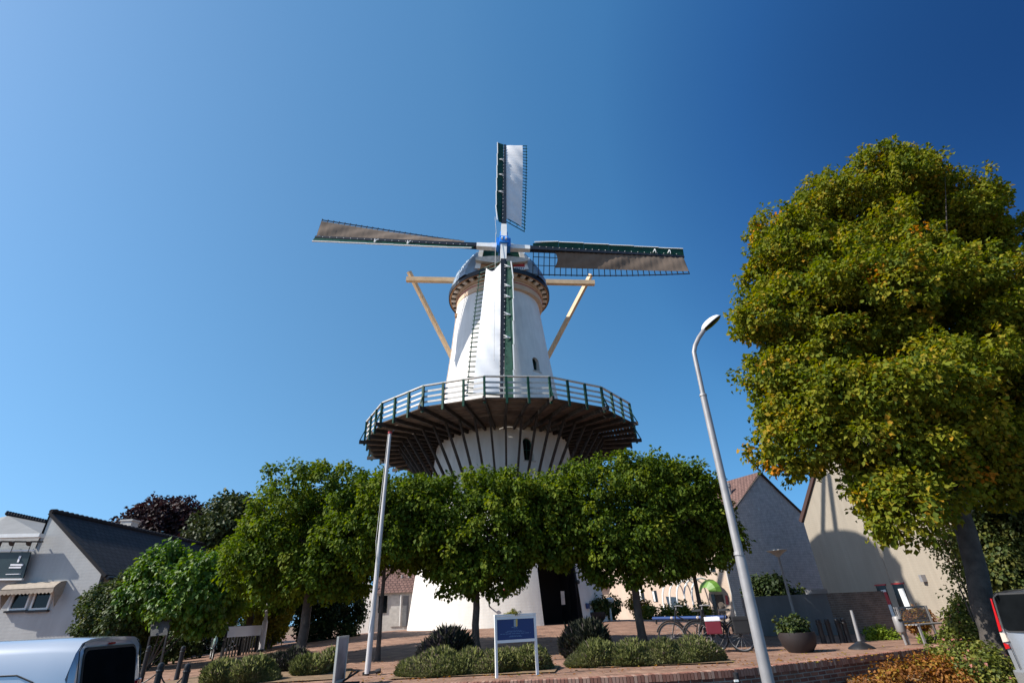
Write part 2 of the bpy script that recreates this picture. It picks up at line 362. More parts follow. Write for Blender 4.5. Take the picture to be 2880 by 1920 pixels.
def crown(name, blobs, density, per, lsize, m, parent=None, seed=1, rc=.32, p=2.0, droop=.5, inner=.25, jit=.14, tonebias=0., flat=None, outl=.5):
    '''blobs: (centre, radii). clumps sit near the blob surfaces, leaves in each clump'''
    g = np.random.default_rng(seed); CL = []; OUT = []
    cs = [np.array(b[0], float) for b in blobs]; rs = [np.array(b[1], float) if hasattr(b[1], '__len__') else np.full(3, float(b[1])) for b in blobs]
    for k, (c, r) in enumerate(zip(cs, rs)):
        area = 4 * math.pi * ((r[0] * r[1]) ** 1.6 + (r[0] * r[2]) ** 1.6 + (r[1] * r[2]) ** 1.6) ** (1 / 1.6) / 3 ** (1 / 1.6)
        n = int(area * density)
        d = g.normal(size=(n, 3)); d /= np.linalg.norm(d, axis=1, keepdims=True)
        if p != 2: d = d / (np.abs(d) ** p).sum(1, keepdims=True) ** (1 / p)
        # lumpy radius
        ph = g.uniform(0, 6.28, 6)
        lump = np.sin(d[:, 0] * 5 + ph[0]) * np.sin(d[:, 1] * 5 + ph[1]) + np.sin(d[:, 2] * 6 + ph[2]) * np.sin(d[:, 0] * 7 + ph[3])
        rr = 1 + jit * .5 * lump + g.normal(size=n) * jit * .5
        m_in = g.random(n) < inner
        rr[m_in] *= g.uniform(.35, .9, m_in.sum())
        q = c + d * r * rr[:, None]
        keep = np.ones(n, bool)
        for j in range(len(cs)):
            if j != k:
                e = ((np.abs((q - cs[j]) / rs[j])) ** p).sum(1) ** (1 / p)
                keep &= ~((e < .72) & (g.random(n) > .12))
        CL.append(q[keep]); OUT.append(d[keep])
    CL = np.concatenate(CL); OUT = np.concatenate(OUT)
    n = len(CL)
    idx = np.repeat(np.arange(n), per); m_ = len(idx)
    off = g.normal(size=(m_, 3)); off /= np.linalg.norm(off, axis=1, keepdims=True); off *= g.random((m_, 1)) ** .45; rcl = g.uniform(.7, 1.3, n) * rc
    off *= (rcl[idx])[:, None]
    P = CL[idx] + off
    if flat is not None: P[:, 2] = np.minimum(P[:, 2], flat + g.uniform(-.2, .35, m_) * 1)
    o_ = OUT[idx] * outl + g.normal(size=(m_, 3)) * .55
    T = o_ + np.array([0, 0, -droop]); 
    od = off / (np.linalg.norm(off, axis=1, keepdims=True) + 1e-6)
    N = od * .75 + OUT[idx] * .3 + np.array([0, 0, .45]) + g.normal(size=(m_, 3)) * .28
    T = od * .6 + OUT[idx] * .2 + np.array([0, 0, -droop]) + g.normal(size=(m_, 3)) * .45
    ct = g.normal(size=n) * .17 + .48 + tonebias
    tone = np.clip(ct[idx] + g.normal(size=m_) * .16, 0, .97)
    hot = g.random(n) < .003
    tone[hot[idx]] = 1
    return leaf_mesh(name, P, N, T, g.uniform(.7, 1.25, m_) * lsize, tone, m, parent), CL

def trunk_mesh(base, top, r0_, r1_, seed, limbs, name='trunk', m=None, parent=None, bend=.05, n=12):
    g = random.Random(seed); mb = MB(); base, top = Vector(base), Vector(top); K = 9
    pts = []; rad = []
    for i in range(K + 1):
        t = i / K; p = base.lerp(top, t) + Vector((g.uniform(-1, 1), g.uniform(-1, 1), 0)) * bend * (1 if 0 < i < K else 0)
        pts.append(p); rad.append((r0_ + (r1_ - r0_) * t) * (1 + .45 * max(0, 1 - t * 9)))
    mb.tube(pts, rad, n)
    for tgt in limbs:
        tgt = Vector(tgt); t = g.uniform(.55, .95); k = t * K; i = int(k); s = pts[i].lerp(pts[min(K, i + 1)], k - i)
        mid = s.lerp(tgt, .5) + Vector((0, 0, -.12 * (tgt - s).length * .5))
        rs_ = r1_ * .75
        mb.tube([s, s.lerp(mid, .5), mid, mid.lerp(tgt, .5), tgt], [rs_, rs_ * .8, rs_ * .6, rs_ * .4, rs_ * .15], 7)
    return mb.build(name, m or M['bark'], parent, smooth=True)

# ------------------------------------------------------------------ ground, street, terrace
path = [(-40, 10.5), (-14, 10.9), (-5, 11.25), (-.88, 11.03), (1.39, 10.95), (3.38, 11.11), (4.59, 11.49), (6.83, 12.57), (9.82, 14.1), (13, 16), (40, 30)]
def smooth_path(pts, n=14):
    out = []
    for i in range(len(pts) - 1):
        p0 = Vector(pts[max(i - 1, 0)]); p1 = Vector(pts[i]); p2 = Vector(pts[i + 1]); p3 = Vector(pts[min(i + 2, len(pts) - 1)])
        for k in range(n):
            t = k / n
            out.append(.5 * ((2 * p1) + (p2 - p0) * t + (2 * p0 - 5 * p1 + 4 * p2 - p3) * t * t + (3 * p1 - p0 - 3 * p2 + p3) * t ** 3))
    out.append(Vector(pts[-1])); return out
edge = smooth_path(path)
def edge_y(x):
    for a, b in zip(edge[:-1], edge[1:]):
        if a.x <= x <= b.x: return a.y + (b.y - a.y) * (x - a.x) / max(1e-6, b.x - a.x)
    return edge[0].y if x < edge[0].x else edge[-1].y
mb = MB(); mb.face([(-1500, -1500, -1.79), (1500, -1500, -1.79), (1500, 1500, -1.79), (-1500, 1500, -1.79)])
tag(mb.build('ground', M['soil']), kind='structure')
mb = MB(); mb.face([(-60, -8, STREET), (60, 12, STREET), (60, 40, STREET), (20, 21, STREET), (0, 13, STREET), (-60, 13, STREET)])
tag(mb.build('street', M['asphalt']), kind='structure')
xs = [-44 + i * .8 for i in range(111)]; mb = MB(); NY = 60
idx = {}
for i, x in enumerate(xs):
    y0 = edge_y(min(max(x, -40), 40)) + .12
    for j in range(NY + 1):
        t = j / NY; y = y0 + (75 - y0) * t ** 1.7
        idx[i, j] = len(mb.v); mb.v.append((x, y, gz(x, y) + .006 * math.sin(x * 2.1) * math.cos(y * 1.7)))
for i in range(len(xs) - 1):
    for j in range(NY):
        mb.f.append([idx[i, j], idx[i + 1, j], idx[i + 1, j + 1], idx[i, j + 1]]); mb.uv.append([(0, 0)] * 4); mb.tone.append(.5); mb.mi.append(0)
tag(mb.build('pavement', M['paver'], smooth=True), kind='structure')

# low brick retaining wall with a coping of bricks on edge
wp = [p for p in edge if -16 < p.x < 12.5]
root = thing('brick_wall', (0, 11, STREET), 'low weathered red brick retaining wall with a brick coping along the front of the square', 'wall')
mb = MB(); s = 0
for a, b in zip(wp[:-1], wp[1:]):
    L = (b - a).length; nrm = Vector((b.y - a.y, -(b.x - a.x))).normalized() * .02
    A, B = a, b
    mb.face([(A.x, A.y, STREET - .05), (B.x, B.y, STREET - .05), (B.x, B.y, -1.16), (A.x, A.y, -1.16)], [(s, 0), (s + L, 0), (s + L, .6), (s, .6)])
    s += L
mb.build('brickwork', M['wallbrick'], root)
mb = MB(); acc = 0; g = random.Random(4)
for a, b in zip(wp[:-1], wp[1:]):
    d = (b - a); L = d.length; d3 = Vector((d.x, d.y, 0)).normalized(); o3 = Vector((-d3.y, d3.x, 0))
    while acc < L:
        q = a.lerp(b, acc / L)
        z = -1.105 + g.uniform(-.005, .005)
        mb.box((q.x + o3.x * .085, q.y + o3.y * .085, z), .055, .215, .115, (d3, o3, Vector((0, 0, 1))), tone=g.random())
        acc += .066
    acc -= L
cop = mb.build('coping', M['copingbrick'], root)
mb = MB()
for a, b in zip(wp[:-1], wp[1:]):
    n2 = Vector((-(b - a).y, (b - a).x)).normalized()
    P = [(a.x + n2.x * .012, a.y + n2.y * .012), (b.x + n2.x * .012, b.y + n2.y * .012), (b.x + n2.x * .19, b.y + n2.y * .19), (a.x + n2.x * .19, a.y + n2.y * .19)]
    mb.prism([(x, y, -1.17) for x, y in P], (0, 0, .108))
mb.build('mortar_bed', M['concrete'], root)

# ------------------------------------------------------------------ windmill
mill = thing('windmill', (MX, MY, gz(MX, MY)), 'tall white round windmill with a wooden gallery and four sails', 'windmill')
prof = [(5.16, -.75), (5.12, -.44), (4.80, 2.2), (4.46, 4.7), (4.14, 7.1), (3.89, 9.0), (3.53, 12.5), (3.2, 15.2), (2.88, 18.3), (2.80, 18.95)]
ZT = 18.95
mb = MB(); mb.lathe((MX, MY, 0), prof, 128)
tower = mb.build('tower', M['plaster'], mill, smooth=False)
def fixn(o):
    b = bmesh.new(); b.from_mesh(o.data); bmesh.ops.remove_doubles(b, verts=b.verts, dist=1e-5); bmesh.ops.recalc_face_normals(b, faces=b.faces); b.to_mesh(o.data); b.free()
fixn(tower)
def cutter(mb): o = mb.build('cut', M['dark']); fixn(o); return o
def radial(x, y):
    a = math.atan2(x - MX, MY - y); return Vector((math.sin(a), -math.cos(a), 0)), Vector((math.cos(a), math.sin(a), 0))
def arch(c, u, w_, h, n=8, rise=.5):
    'arched outline starting bottom left: c bottom centre'
    c = Vector(c); pts = [c - u * w_ / 2, c + u * w_ / 2]
    for i in range(n + 1):
        a = math.pi * i / n
        pts.append(c + u * math.cos(a) * w_ / 2 + Vector((0, 0, h - w_ * rise + math.sin(a) * w_ * rise)))
    return pts
cuts = []
# door centre on the wall
DX, DZ = 1.62, -.44
do_, du = radial(DX + .1, MY - 4.25)
dc = Vector((MX, MY, DZ)) + do_ * 5.6
def niche(c, u, o, w_, h, depth, rise=.5):
    m_ = MB(); m_.prism(arch(c, u, w_, h, rise=rise), -o * depth); ob = cutter(m_); cuts.append(ob)
niche(dc + Vector((0, 0, -.4)), du, do_, 2.15, 3.2, 2.6, .25)
wins = []
for wx, wz, hgt, wd in ((1.42, 12.65, .95, .52), (.62, 7.0, 1.3, .55)):
    rr = np.interp(wz, [p[1] for p in prof], [p[0] for p in prof])
    yy = MY - math.sqrt(rr ** 2 - (wx - MX) ** 2)
    o_, u_ = radial(wx, yy); c_ = Vector((wx, yy, wz)) + o_ * .6
    niche(c_, u_, o_, wd, hgt, 1.0, .5); wins.append((Vector((wx, yy, wz)) - o_ * .36, o_, u_, wd, hgt))
for ob in cuts:
    md = tower.modifiers.new('cut', 'BOOLEAN'); md.operation = 'DIFFERENCE'; md.object = ob; md.solver = 'EXACT'
bpy.context.view_layer.update()
dg = bpy.context.evaluated_depsgraph_get()
me = bpy.data.meshes.new_from_object(tower.evaluated_get(dg)); tower.modifiers.clear(); tower.data = me
me.materials.clear(); me.materials.append(M['plaster'])
for p in me.polygons: p.use_smooth = True; p.material_index = 0
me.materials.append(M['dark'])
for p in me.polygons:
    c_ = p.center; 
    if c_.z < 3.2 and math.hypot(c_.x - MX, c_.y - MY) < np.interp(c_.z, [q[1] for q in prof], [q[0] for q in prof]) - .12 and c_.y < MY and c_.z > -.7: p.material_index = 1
me.set_sharp_from_angle(angle=R(30))
for ob in cuts: bpy.data.objects.remove(ob, do_unlink=True)
# doorway lining, open dark interior
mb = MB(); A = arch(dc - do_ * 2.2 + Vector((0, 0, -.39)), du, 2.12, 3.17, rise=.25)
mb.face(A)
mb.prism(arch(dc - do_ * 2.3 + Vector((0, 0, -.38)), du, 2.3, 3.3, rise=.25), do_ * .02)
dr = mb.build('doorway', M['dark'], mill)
mb = MB()
for s_ in (-1,): 
    hinge = dc + du * s_ * -1.02 - do_ * .85 + Vector((0, 0, .0)); inn = (-do_ * .95 + du * .12).normalized()
    mb.box(hinge + inn * .5 + Vector((0, 0, 1.3)), 1.0, .05, 2.6, (inn, inn.cross(Vector((0, 0, 1))), Vector((0, 0, 1))))
mb.build('door_leaf', M['black'], mill)
mb = MB(); q = at(1583, 1680, 25.75)
mb.box(q, .2, .012, .55, (du, do_, Vector((0, 0, 1)))); mb.build('door_notice', M['white_dirty'], mill)
for c_, o_, u_, wd, hgt in wins:
    mb = MB(); mb.prism(arch(c_ + Vector((0, 0, .04)), u_, wd * .84, hgt * .9), o_ * .02)
    wn = mb.build('window', M['glass'], mill)
    mb = MB(); P = arch(c_ + Vector((0, 0, .04)), u_, wd * .86, hgt * .92)
    for a, b in zip(P, P[1:] + P[:1]): mb.bar(a + o_ * .03, b + o_ * .03, .05, .05)
    mb.bar(c_ + o_ * .035 + Vector((0, 0, .04)), c_ + o_ * .035 + Vector((0, 0, hgt * .9)), .035, .035)
    mb.bar(c_ + o_ * .036 + Vector((0, 0, hgt * .5)) - u_ * wd * .4, c_ + o_ * .036 + Vector((0, 0, hgt * .5)) + u_ * wd * .4, .035, .035)
    mb.build('window_frame', M['green'], wn)
    mb = MB(); mb.box(c_ + o_ * .34 + Vector((0, 0, -.03)), wd + .14, .12, .06, (u_, o_, Vector((0, 0, 1)))); mb.build('window_sill', M['white_dirty'], wn)
# small wall fittings
def wallpt(px, py, y=25.3):
    p = at(px, py, y)
    for _ in range(12):
        rr = np.interp(p.z, [q[1] for q in prof], [q[0] for q in prof]); dx = min(abs(p.x - MX), rr * .98)
        p = at(px, py, MY - math.sqrt(rr * rr - dx * dx))
    o_, u_ = radial(p.x, p.y); return p, o_, u_
p_, o_, u_ = wallpt(1419, 1660); mb = MB(); mb.box(p_ + o_ * .02, .16, .03, .11, (u_, o_, Vector((0, 0, 1)))); mb.build('name_plate', M['red'], mill)
p_, o_, u_ = wallpt(1425, 1645); mb = MB(); mb.box(p_ + o_ * .02, .34, .03, .22, (u_, o_, Vector((0, 0, 1)))); mb.build('wall_plaque', M['steel'], mill)
p_, o_, u_ = wallpt(1378, 1706); mb = MB(); mb.tube([p_, p_ + o_ * .16 + Vector((0, 0, .06)), p_ + o_ * .2 + Vector((0, 0, .22))], .03); mb.build('flag_bracket', M['iron'], mill)
p_, o_, u_ = wallpt(1621, 1636); mb = MB(); mb.tube([p_ + o_ * .02, p_ + o_ * .14], .09, 12); mb.build('wall_lamp', M['iron'], mill)
p_, o_, u_ = wallpt(1650, 1703); mb = MB(); mb.box(p_ + o_ * .06, .17, .12, .22, (u_, o_, Vector((0, 0, 1)))); mb.build('meter_box', M['navy'], mill)
# copper conductor up the left flank
mb = MB(); mb.tube([Vector((MX - r * .93, MY - r * .37, z)) + Vector((-.02, -.02, 0)) for r, z in [(2.95, 17.6), (3.2, 15.2), (3.53, 12.5), (3.89, 9.0)]], .018, 6); mb.build('lightning_conductor', M['copper'], mill)

# gallery --------------------------------------------------------------
NS, RG, PH, ZD = 16, 8.0, .3294, 8.96
def gv(k, r=RG, z=ZD):
    'k in thirds of a side'
    i = math.floor(k / 3 + 1e-9); t = k / 3 - i
    def V(j):
        a = PH - 2 * math.pi / NS * j; return Vector((MX + r * math.sin(a), MY - r * math.cos(a), z))
    return V(i).lerp(V(i + 1), t)
mb = MB(); g = random.Random(11)
for i in range(NS):
    r = RG - .03
    while r > 3.95:
        wd = .165; jit = g.uniform(-.006, .006); gap = .022 + (.02 if g.random() < .1 else 0)
        if True:
            pts = [gv(3 * i, r), gv(3 * i + 3 - 1e-6, r), gv(3 * i + 3 - 1e-6, r - wd), gv(3 * i, r - wd)]
            pts[1] = Vector((MX + r * math.sin(PH - 2 * math.pi / NS * (i + 1)), MY - r * math.cos(PH - 2 * math.pi / NS * (i + 1)), ZD))
            pts[2] = Vector((MX + (r - wd) * math.sin(PH - 2 * math.pi / NS * (i + 1)), MY - (r - wd) * math.cos(PH - 2 * math.pi / NS * (i + 1)), ZD))
            mb.prism([p + Vector((0, 0, jit - .05)) for p in reversed(pts)], (0, 0, .05))
        r -= wd + gap
gal = mb.build('gallery_deck', M['deckwood'], mill)
# side bearers, joists, struts, posts
def rad_at(z): return float(np.interp(z, [p[1] for p in prof], [p[0] for p in prof]))
mbs = {}
for k in range(NS * 3):
    main = k % 3 == 0
    e = gv(k); d = (Vector((e.x, e.y, 0)) - Vector((MX, MY, 0))); rr = d.length; d.normalize(); cz = ZD - .05 - .10
    ext = .32 if main else .05
    mb = MB(); mb.bar(Vector((MX, MY, cz)) + d * 3.85, Vector((MX, MY, cz)) + d * (rr + ext), .19, .11, side=(0, 0, 1)); mb.build('joist', M['timber'], gal)
    zl = 6.15 + (0.06 if main else 0); rl = rad_at(zl)
    mb = MB(); mb.bar(Vector((MX, MY, zl)) + d * (rl - .02), Vector((MX, MY, cz - .10)) + d * 6.05, .12, .10, side=d); mb.build('strut', M['timber'], gal)
    if True:
        tang = Vector((-d.y, d.x, 0))
        pc = Vector((e.x, e.y, 0)) + d * .03
        mb = MB(); mb.bar(pc + Vector((0, 0, ZD - .32)), pc + Vector((0, 0, ZD + 1.04)), .105, .105, side=tang)
        if main:
            mb.bar(Vector((MX, MY, cz + .10)) + d * (rr + .28), Vector((e.x, e.y, ZD + .55)) + d * .05, .05, .05, side=tang)
        mb.build('railing_post', M['green'], gal)
for i in range(NS):
    a, b = gv(3 * i), gv(3 * i + 2.9999999)
    b = gv(3 * (i + 1))
    mb = MB()
    mb.bar(a + Vector((0, 0, 1.06)), b + Vector((0, 0, 1.06)), .06, .12, side=(0, 0, 1))
    o_ = ((a + b) / 2 - Vector((MX, MY, ZD))).normalized()
    for h in (.22, .49, .77):
        mb.bar(a - o_ * .035 + Vector((0, 0, h)), b - o_ * .035 + Vector((0, 0, h)), .10, .028, side=(0, 0, 1))
    mb.build('railing', M['railwhite'], gal)
# cap -------------------------------------------------------------------
YW = .1019                               # the cap faces a little to the right
cf = Vector((math.sin(YW), -math.cos(YW), 0)); cs_ = Vector((math.cos(YW), math.sin(YW), 0)); Z = Vector((0, 0, 1))
CC = Vector((MX + .13, MY, 0))
def cp(x, y, z): return CC + cs_ * x + cf * y + Z * z     # y towards the front
mb = MB(); mb.lathe(CC, [(2.84, 18.55), (2.98, 18.6), (2.98, 19.0), (2.92, 19.02), (2.92, 19.22), (3.04, 19.26), (3.04, 19.5), (2.5, 19.52)], 72)
mb.build('wooden_collar', M['tan'], mill, smooth=True)
mb = MB(); mb.lathe(CC, [(2.985, 18.985), (3.0, 18.99), (3.0, 19.035), (2.985, 19.04)], 72, ring=True); mb.build('red_band', M['red'], mill)
# cap rim with white blocks seen from below
mb = MB(); mb.lathe(CC, [(3.02, 19.52), (3.5, 19.50), (3.5, 19.66), (3.02, 19.62)], 72, ring=True); capring = mb.build('cap_rim', M['black'], mill, smooth=True)
for k in range(34):
    a = 2 * math.pi * k / 34; d = Vector((math.sin(a), -math.cos(a), 0)); t_ = Vector((math.cos(a), math.sin(a), 0))
    mb = MB(); mb.box(CC + d * 3.2 + Z * 19.45, .27, .30, .12, (t_, d, Z)); mb.build('rim_block', M['white'], capring)
mb = MB(); mb.lathe(CC, [(3.37, 19.44), (3.47, 19.44), (3.50, 19.72), (3.40, 19.74)], 72, ring=True); mb.build('rim_hoop', M['copper'], capring, smooth=True)
mb = MB(); mb.lathe(CC, [(3.475, 19.42), (3.53, 19.42), (3.55, 19.72), (3.50, 19.75)], 72, ring=True); mb.build('rim_skirt', M['black'], capring, smooth=True)
# boat shaped roof: sections along the axis
def roofsec(y):
    'half width at the base, top height, for y front(+)..back(-)'
    t = (y + 3.5) / 6.9
    hw = 3.42 * math.sqrt(max(0.02, 1 - (min(1, abs(y) / 3.75)) ** 2.3))
    top = 22.3 + .1 * max(0, t) ** 1.2 - (1.3 * max(0, .35 - t) ** 1.3 * 2)
    return hw, top
mb = MB(); secs = []
ys = [-3.5, -3.1, -2.4, -1.6, -.8, 0, .8, 1.6, 2.3, 2.75]
for y in ys:
    hw, top = roofsec(y); pts = []
    for k in range(17):
        a = math.pi * k / 16; x = -math.cos(a); s_ = math.sin(a)
        xx = hw * (abs(x) ** .97) * (1 if x > 0 else -1); zz = 19.68 + (top - 19.68) * (s_ ** 1.1)
        if y > 2: xx *= 1 - .18 * (y - 2) * s_
        pts.append(cp(xx, y, zz))
    secs.append(pts)
for a, b in zip(secs[:-1], secs[1:]):
    for k in range(16): mb.face([a[k], b[k], b[k + 1], a[k + 1]])
mb.face(secs[0]); mb.face(list(reversed(secs[-1])))
cap = mb.build('cap', M['zinc'], mill)
mb = MB()                                 # standing seams
for k in range(1, 16, 1):
    for a, b in zip(secs[:-1], secs[1:]):
        mb.bar(a[k], b[k], .05, .035)
mb.build('roof_seam', M['zinc'], cap)
# front of the cap: white stiles, green boards, wooden arched breast beam
def fr(x, z, y=2.95): return cp(x, y, z)
mb = MB(); mb.prism([fr(-1.35, 20.65), fr(1.35, 20.65), fr(1.12, 21.85), fr(-1.12, 21.85)], cf * .04); mb.build('green_front_boards', M['green'], cap)
mb = MB()
for s_ in (-1, 1):
    mb.prism([fr(s_ * 1.78, 19.95, 3.0), fr(s_ * 1.42, 19.95, 3.0), fr(s_ * 1.10, 21.9, 3.0), fr(s_ * 1.36, 21.9, 3.0)], cf * .09)
mb.prism([fr(-1.36, 21.86, 3.02), fr(1.36, 21.86, 3.02), fr(.6, 22.1, 3.02), fr(-.6, 22.1, 3.02)], cf * .09)
mb.build('white_front_stile', M['white'], cap)
mb = MB(); P = []
for k in range(13):
    t = k / 12 * 2 - 1; P.append(fr(t * 1.72, 20.60 + .18 * (1 - t * t), 3.1))
for k in range(13):
    t = 1 - k / 12 * 2; P.append(fr(t * 1.72, 20.42 - .22 * (1 - t * t), 3.1))
mb.prism(P, cf * .28); mb.build('breast_beam', M['white_dirty'], cap)
mb = MB(); mb.prism([fr(-1.6, 19.72, 2.98), fr(1.6, 19.72, 2.98), fr(1.5, 20.35, 2.98), fr(-1.5, 20.35, 2.98)], cf * .05); mb.build('lower_front_boards', M['copper'], cap)
# painted name board: red, white and blue bands with white marks
for nm, z0, z1, mm in (('red_board_band', 20.10, 20.33, 'red'), ('white_board_band', 19.86, 20.08, 'white'), ('blue_board_band', 20.35, 20.48, 'navy')):
    mb = MB(); mb.prism([fr(.78, z0, 3.08), fr(1.52, z0, 3.08), fr(1.52, z1, 3.08), fr(.78, z1, 3.08)], cf * .05); mb.build(nm, M[mm], cap)
mb = MB(); g = random.Random(3)
for k in range(5): mb.prism([fr(.9 + k * .12, 19.91, 3.135), fr(.96 + k * .12, 19.91, 3.135), fr(.97 + k * .12, 20.02, 3.135), fr(.91 + k * .12, 20.03, 3.135)], cf * .01)
mb.build('board_lettering', M['navy'], cap)
mb = MB()
for a, b in (((-2.2, 2.45, 20.1), (-1.75, 2.4, 21.6)), ((-1.9, 2.55, 20.1), (-1.5, 2.5, 21.6)), ((-2.1, 2.5, 20.5), (-1.8, 2.55, 20.6)), ((-1.95, 2.5, 21.0), (-1.65, 2.5, 21.1))): mb.tube([cp(*a), cp(*b)], .02, 5)
mb.build('cap_ladder', M['iron'], cap)
# tail: transverse beams and braces down to the tail pole behind the tower
mb = MB()
A, B = at(1143, 786, 29.4), at(1672, 796, 30.3); mb.bar(A, B, .34, .30, side=(0, 0, 1)); mb.build('tail_beam', M['pine'], mill)
foot = Vector((MX - .3, 38.2, 9.7))
for p_, pq in ((at(1150, 764, 29.55), at(1270, 1003, 32.6)), (at(1662, 772, 30.4), at(1548, 990, 33.0))):
    mb = MB(); d_ = (pq - p_); mb.bar(p_, p_ + d_ * 2.0, .28, .24); mb.build('tail_brace', M['pine'], mill)
mb = MB(); mb.bar(cp(0, -3.3, 20.5), foot, .36, .34); mb.build('tail_pole', M['pine'], mill)
mb = MB(); p_ = at(1287, 888, 28.6); mb.box(p_, .35, .3, .22); mb.box(p_ + Vector((.02, 0, -.18)), .1, .1, .2); mb.build('wall_bracket', M['copper'], mill)

# rotor --------------------------------------------------------------------
HUB = Vector((-.262, 26., 21.345))
ra = Vector((.99443, .09142, -.05248)).normalized(); rb = Vector((.03387, .19438, .98034)).normalized(); rn = Vector((.09982, -.97666, .1902)).normalized()
LS = 12.18
mb = MB(); mb.bar(HUB - rn * 2.9, HUB + rn * .1, .55, .55, side=rb); mb.build('windshaft', M['blue'], mill)
mb = MB()
mb.bar(HUB - rn * .42, HUB + rn * .52, .66, .60, side=rb); mb.bar(HUB - rb * .1 + rn * .1, HUB + rb * 1.02 + rn * .1, .52, .42, side=ra)
mb.bar(HUB - ra * .46, HUB + ra * .46, .80, .62, side=rb)
poll = mb.build('shaft_head', M['blue'], mill, bevel=.04)
mb = MB()
for k in range(6):
    a = math.pi * k / 6; dd = ra * math.cos(a) + rb * math.sin(a); cc = HUB + rb * .84 + rn * .325
    mb.bar(cc - dd * .17, cc + dd * .17, .05, .03, side=rn)
mb.build('star_emblem', M['gold'], poll)
mb = MB(); mb.lathe(HUB + rb * .84 + rn * .34, [(.07, 0), (.05, .03), (0, .04)], 12, axis=rn); mb.build('star_boss', M['red'], poll)
mb = MB()
for s_ in (-1, 1): mb.bar(HUB + ra * s_ * .13 + rb * .15 + rn * .48, HUB + ra * s_ * .13 - rb * .1 + rn * .62, .13, .1, side=rn)
mb.build('wooden_wedge', M['white'], poll)
inner = -.20; outer = .22
def blade(d, lab, off, cloth, t0, t1, wc, hooks, sag=None, tc0=None):
    'd direction of the blade, w trailing direction (clockwise as seen from the camera)'
    w_ = rn.cross(d) * -1
    w_ = d.cross(rn)
    if (w_.dot(ra) * d.dot(rb) - w_.dot(rb) * d.dot(ra)) < 0: w_ = -w_
    O = HUB + rn * off
    mb = MB(); mb.bar(O + d * 1.75, O + d * LS, .34, .30, side=w_, wd2=.17, th2=.15)
    sail = mb.build('sail', M['black'], mill); sail['label'] = lab
    mb = MB(); mb.bar(O, O + d * 1.76, .40, .36, side=w_, wd2=.36, th2=.32); mb.build('white_stock_end', M['white'], sail)
    def th(t): return R(34 - 38 * (t / LS) ** 1.4)
    def W(t, w, lift=0.):
        a = th(t); return O + d * t + (w_ * math.cos(a) - rn * math.sin(a)) * w + (rn * math.cos(a) + w_ * math.sin(a)) * lift
    mb = MB(); n = int((t1 - t0) / .36)
    for i in range(n + 1):
        t = t0 + (t1 - t0) * i / n; mb.bar(W(t, -.06), W(t, 1.80 if i else 1.72), .05, .04, side=d)
    for wl, th_ in ((1.72, .05), (1.10, .035), (.52, .035)):
        K = 12
        for i in range(K):
            ta, tb = t0 + (t1 - t0) * i / K, t0 + (t1 - t0) * (i + 1) / K; mb.bar(W(ta, wl, -.03), W(tb, wl, -.03), th_, th_, side=rn)
    mb.build('sail_lattice', M['green'] if cloth == 'cloth' else M['black'], sail)
    # cloth
    K, J = 60, 12; mb = MB(); tc = tc0 if tc0 is not None else t0 + .1; b0 = len(mb.v); g = random.Random(int(off * 100) + int(t0 * 10))
    for i in range(K + 1):
        for j in range(J + 1):
            s_ = i / K; q = j / J; we = wc(s_)
            ts_ = tc + (t1 - tc) * s_
            if s_ < .12: ts_ += (.55 * math.sin(q * math.pi) * (1 - s_ / .12)) * (1 if sag else .35)
            rip = .022 * math.sin(ts_ * 17 + .8 * q) * (1 - .5 * q) + .035 * math.sin(ts_ * 3.3 + q * 4) * math.sin(q * math.pi)
            mb.v.append(tuple(W(ts_, .12 + (we - .12) * q, .05 + rip + .03 * math.sin(q * math.pi))))
    for i in range(K):
        for j in range(J):
            mb.f.append([i * (J + 1) + j, (i + 1) * (J + 1) + j, (i + 1) * (J + 1) + j + 1, i * (J + 1) + j + 1]); mb.uv.append([(0, 0)] * 4); mb.tone.append(.5); mb.mi.append(0)
    mb.build('sail_cloth', M[cloth], sail, smooth=True)
    # leading boards
    def Bd(t, w):
        a = R(24 - 8 * t / LS); return O + d * t + (-w_ * math.cos(a) + rn * math.sin(a)) * w
    mb = MB(); K = 6; tb0 = 1.95
    for i in range(K):
        ta = tb0 + (LS - tb0) * i / K + .01; tb = tb0 + (LS - tb0) * (i + 1) / K
        wa = .40 if i == 0 else .62; P = [Bd(ta, .12), Bd(ta, wa), Bd(tb, .62), Bd(tb, .12)]
        mb.prism(P, rn * .03)
    mb.build('leading_board', M['green'], sail)
    mb = MB(); 
    for i in range(K):
        ta = tb0 + (LS - tb0) * i / K + (.12 if i == 0 else 0); tb = tb0 + (LS - tb0) * (i + 1) / K
        mb.bar(Bd(ta, .60 if i else .5) + rn * .02, Bd(tb, .64) + rn * .02, .075, .06, side=rn)
    mb.build('white_board_edge', M['white'], sail)
    for i in range(int((LS - 2.4) / .44)):
        c_ = O + d * (2.4 + i * .44) + rn * .155; mb = MB(); mb.box(c_ - w_ * .09, .04, .04, .03, (w_, d, rn)); mb.build('stock_bolt', M['white'], sail)
    for t in hooks:
        mb = MB(); c_ = Bd(t, .42) + rn * .07
        for e1, e2 in ((-.24, .02), (-.24, -.20)):
            mb.tube([c_ + d * .0 - w_ * .02, c_ + w_ * .16 + d * e2 * .4 + rn * .03, c_ + w_ * .34 + d * e2], [.04, .038, .02], 6)
        mb.build('rope_cleat', M['white'], sail)
full = lambda s: 1.45
blade(rb, 'top sail with white cloth set', outer, 'cloth', 2.35, 12.1, lambda s: 1.42, (5.4, 7.6, 9.7), tc0=2.55)
blade(-rb, 'bottom sail with white cloth hanging in front of the tower', outer, 'cloth', 1.75, 11.9, lambda s: 1.22 + .22 * s, (2.6, 4.3, 5.2, 6.6, 8.3), sag=True, tc0=1.9)
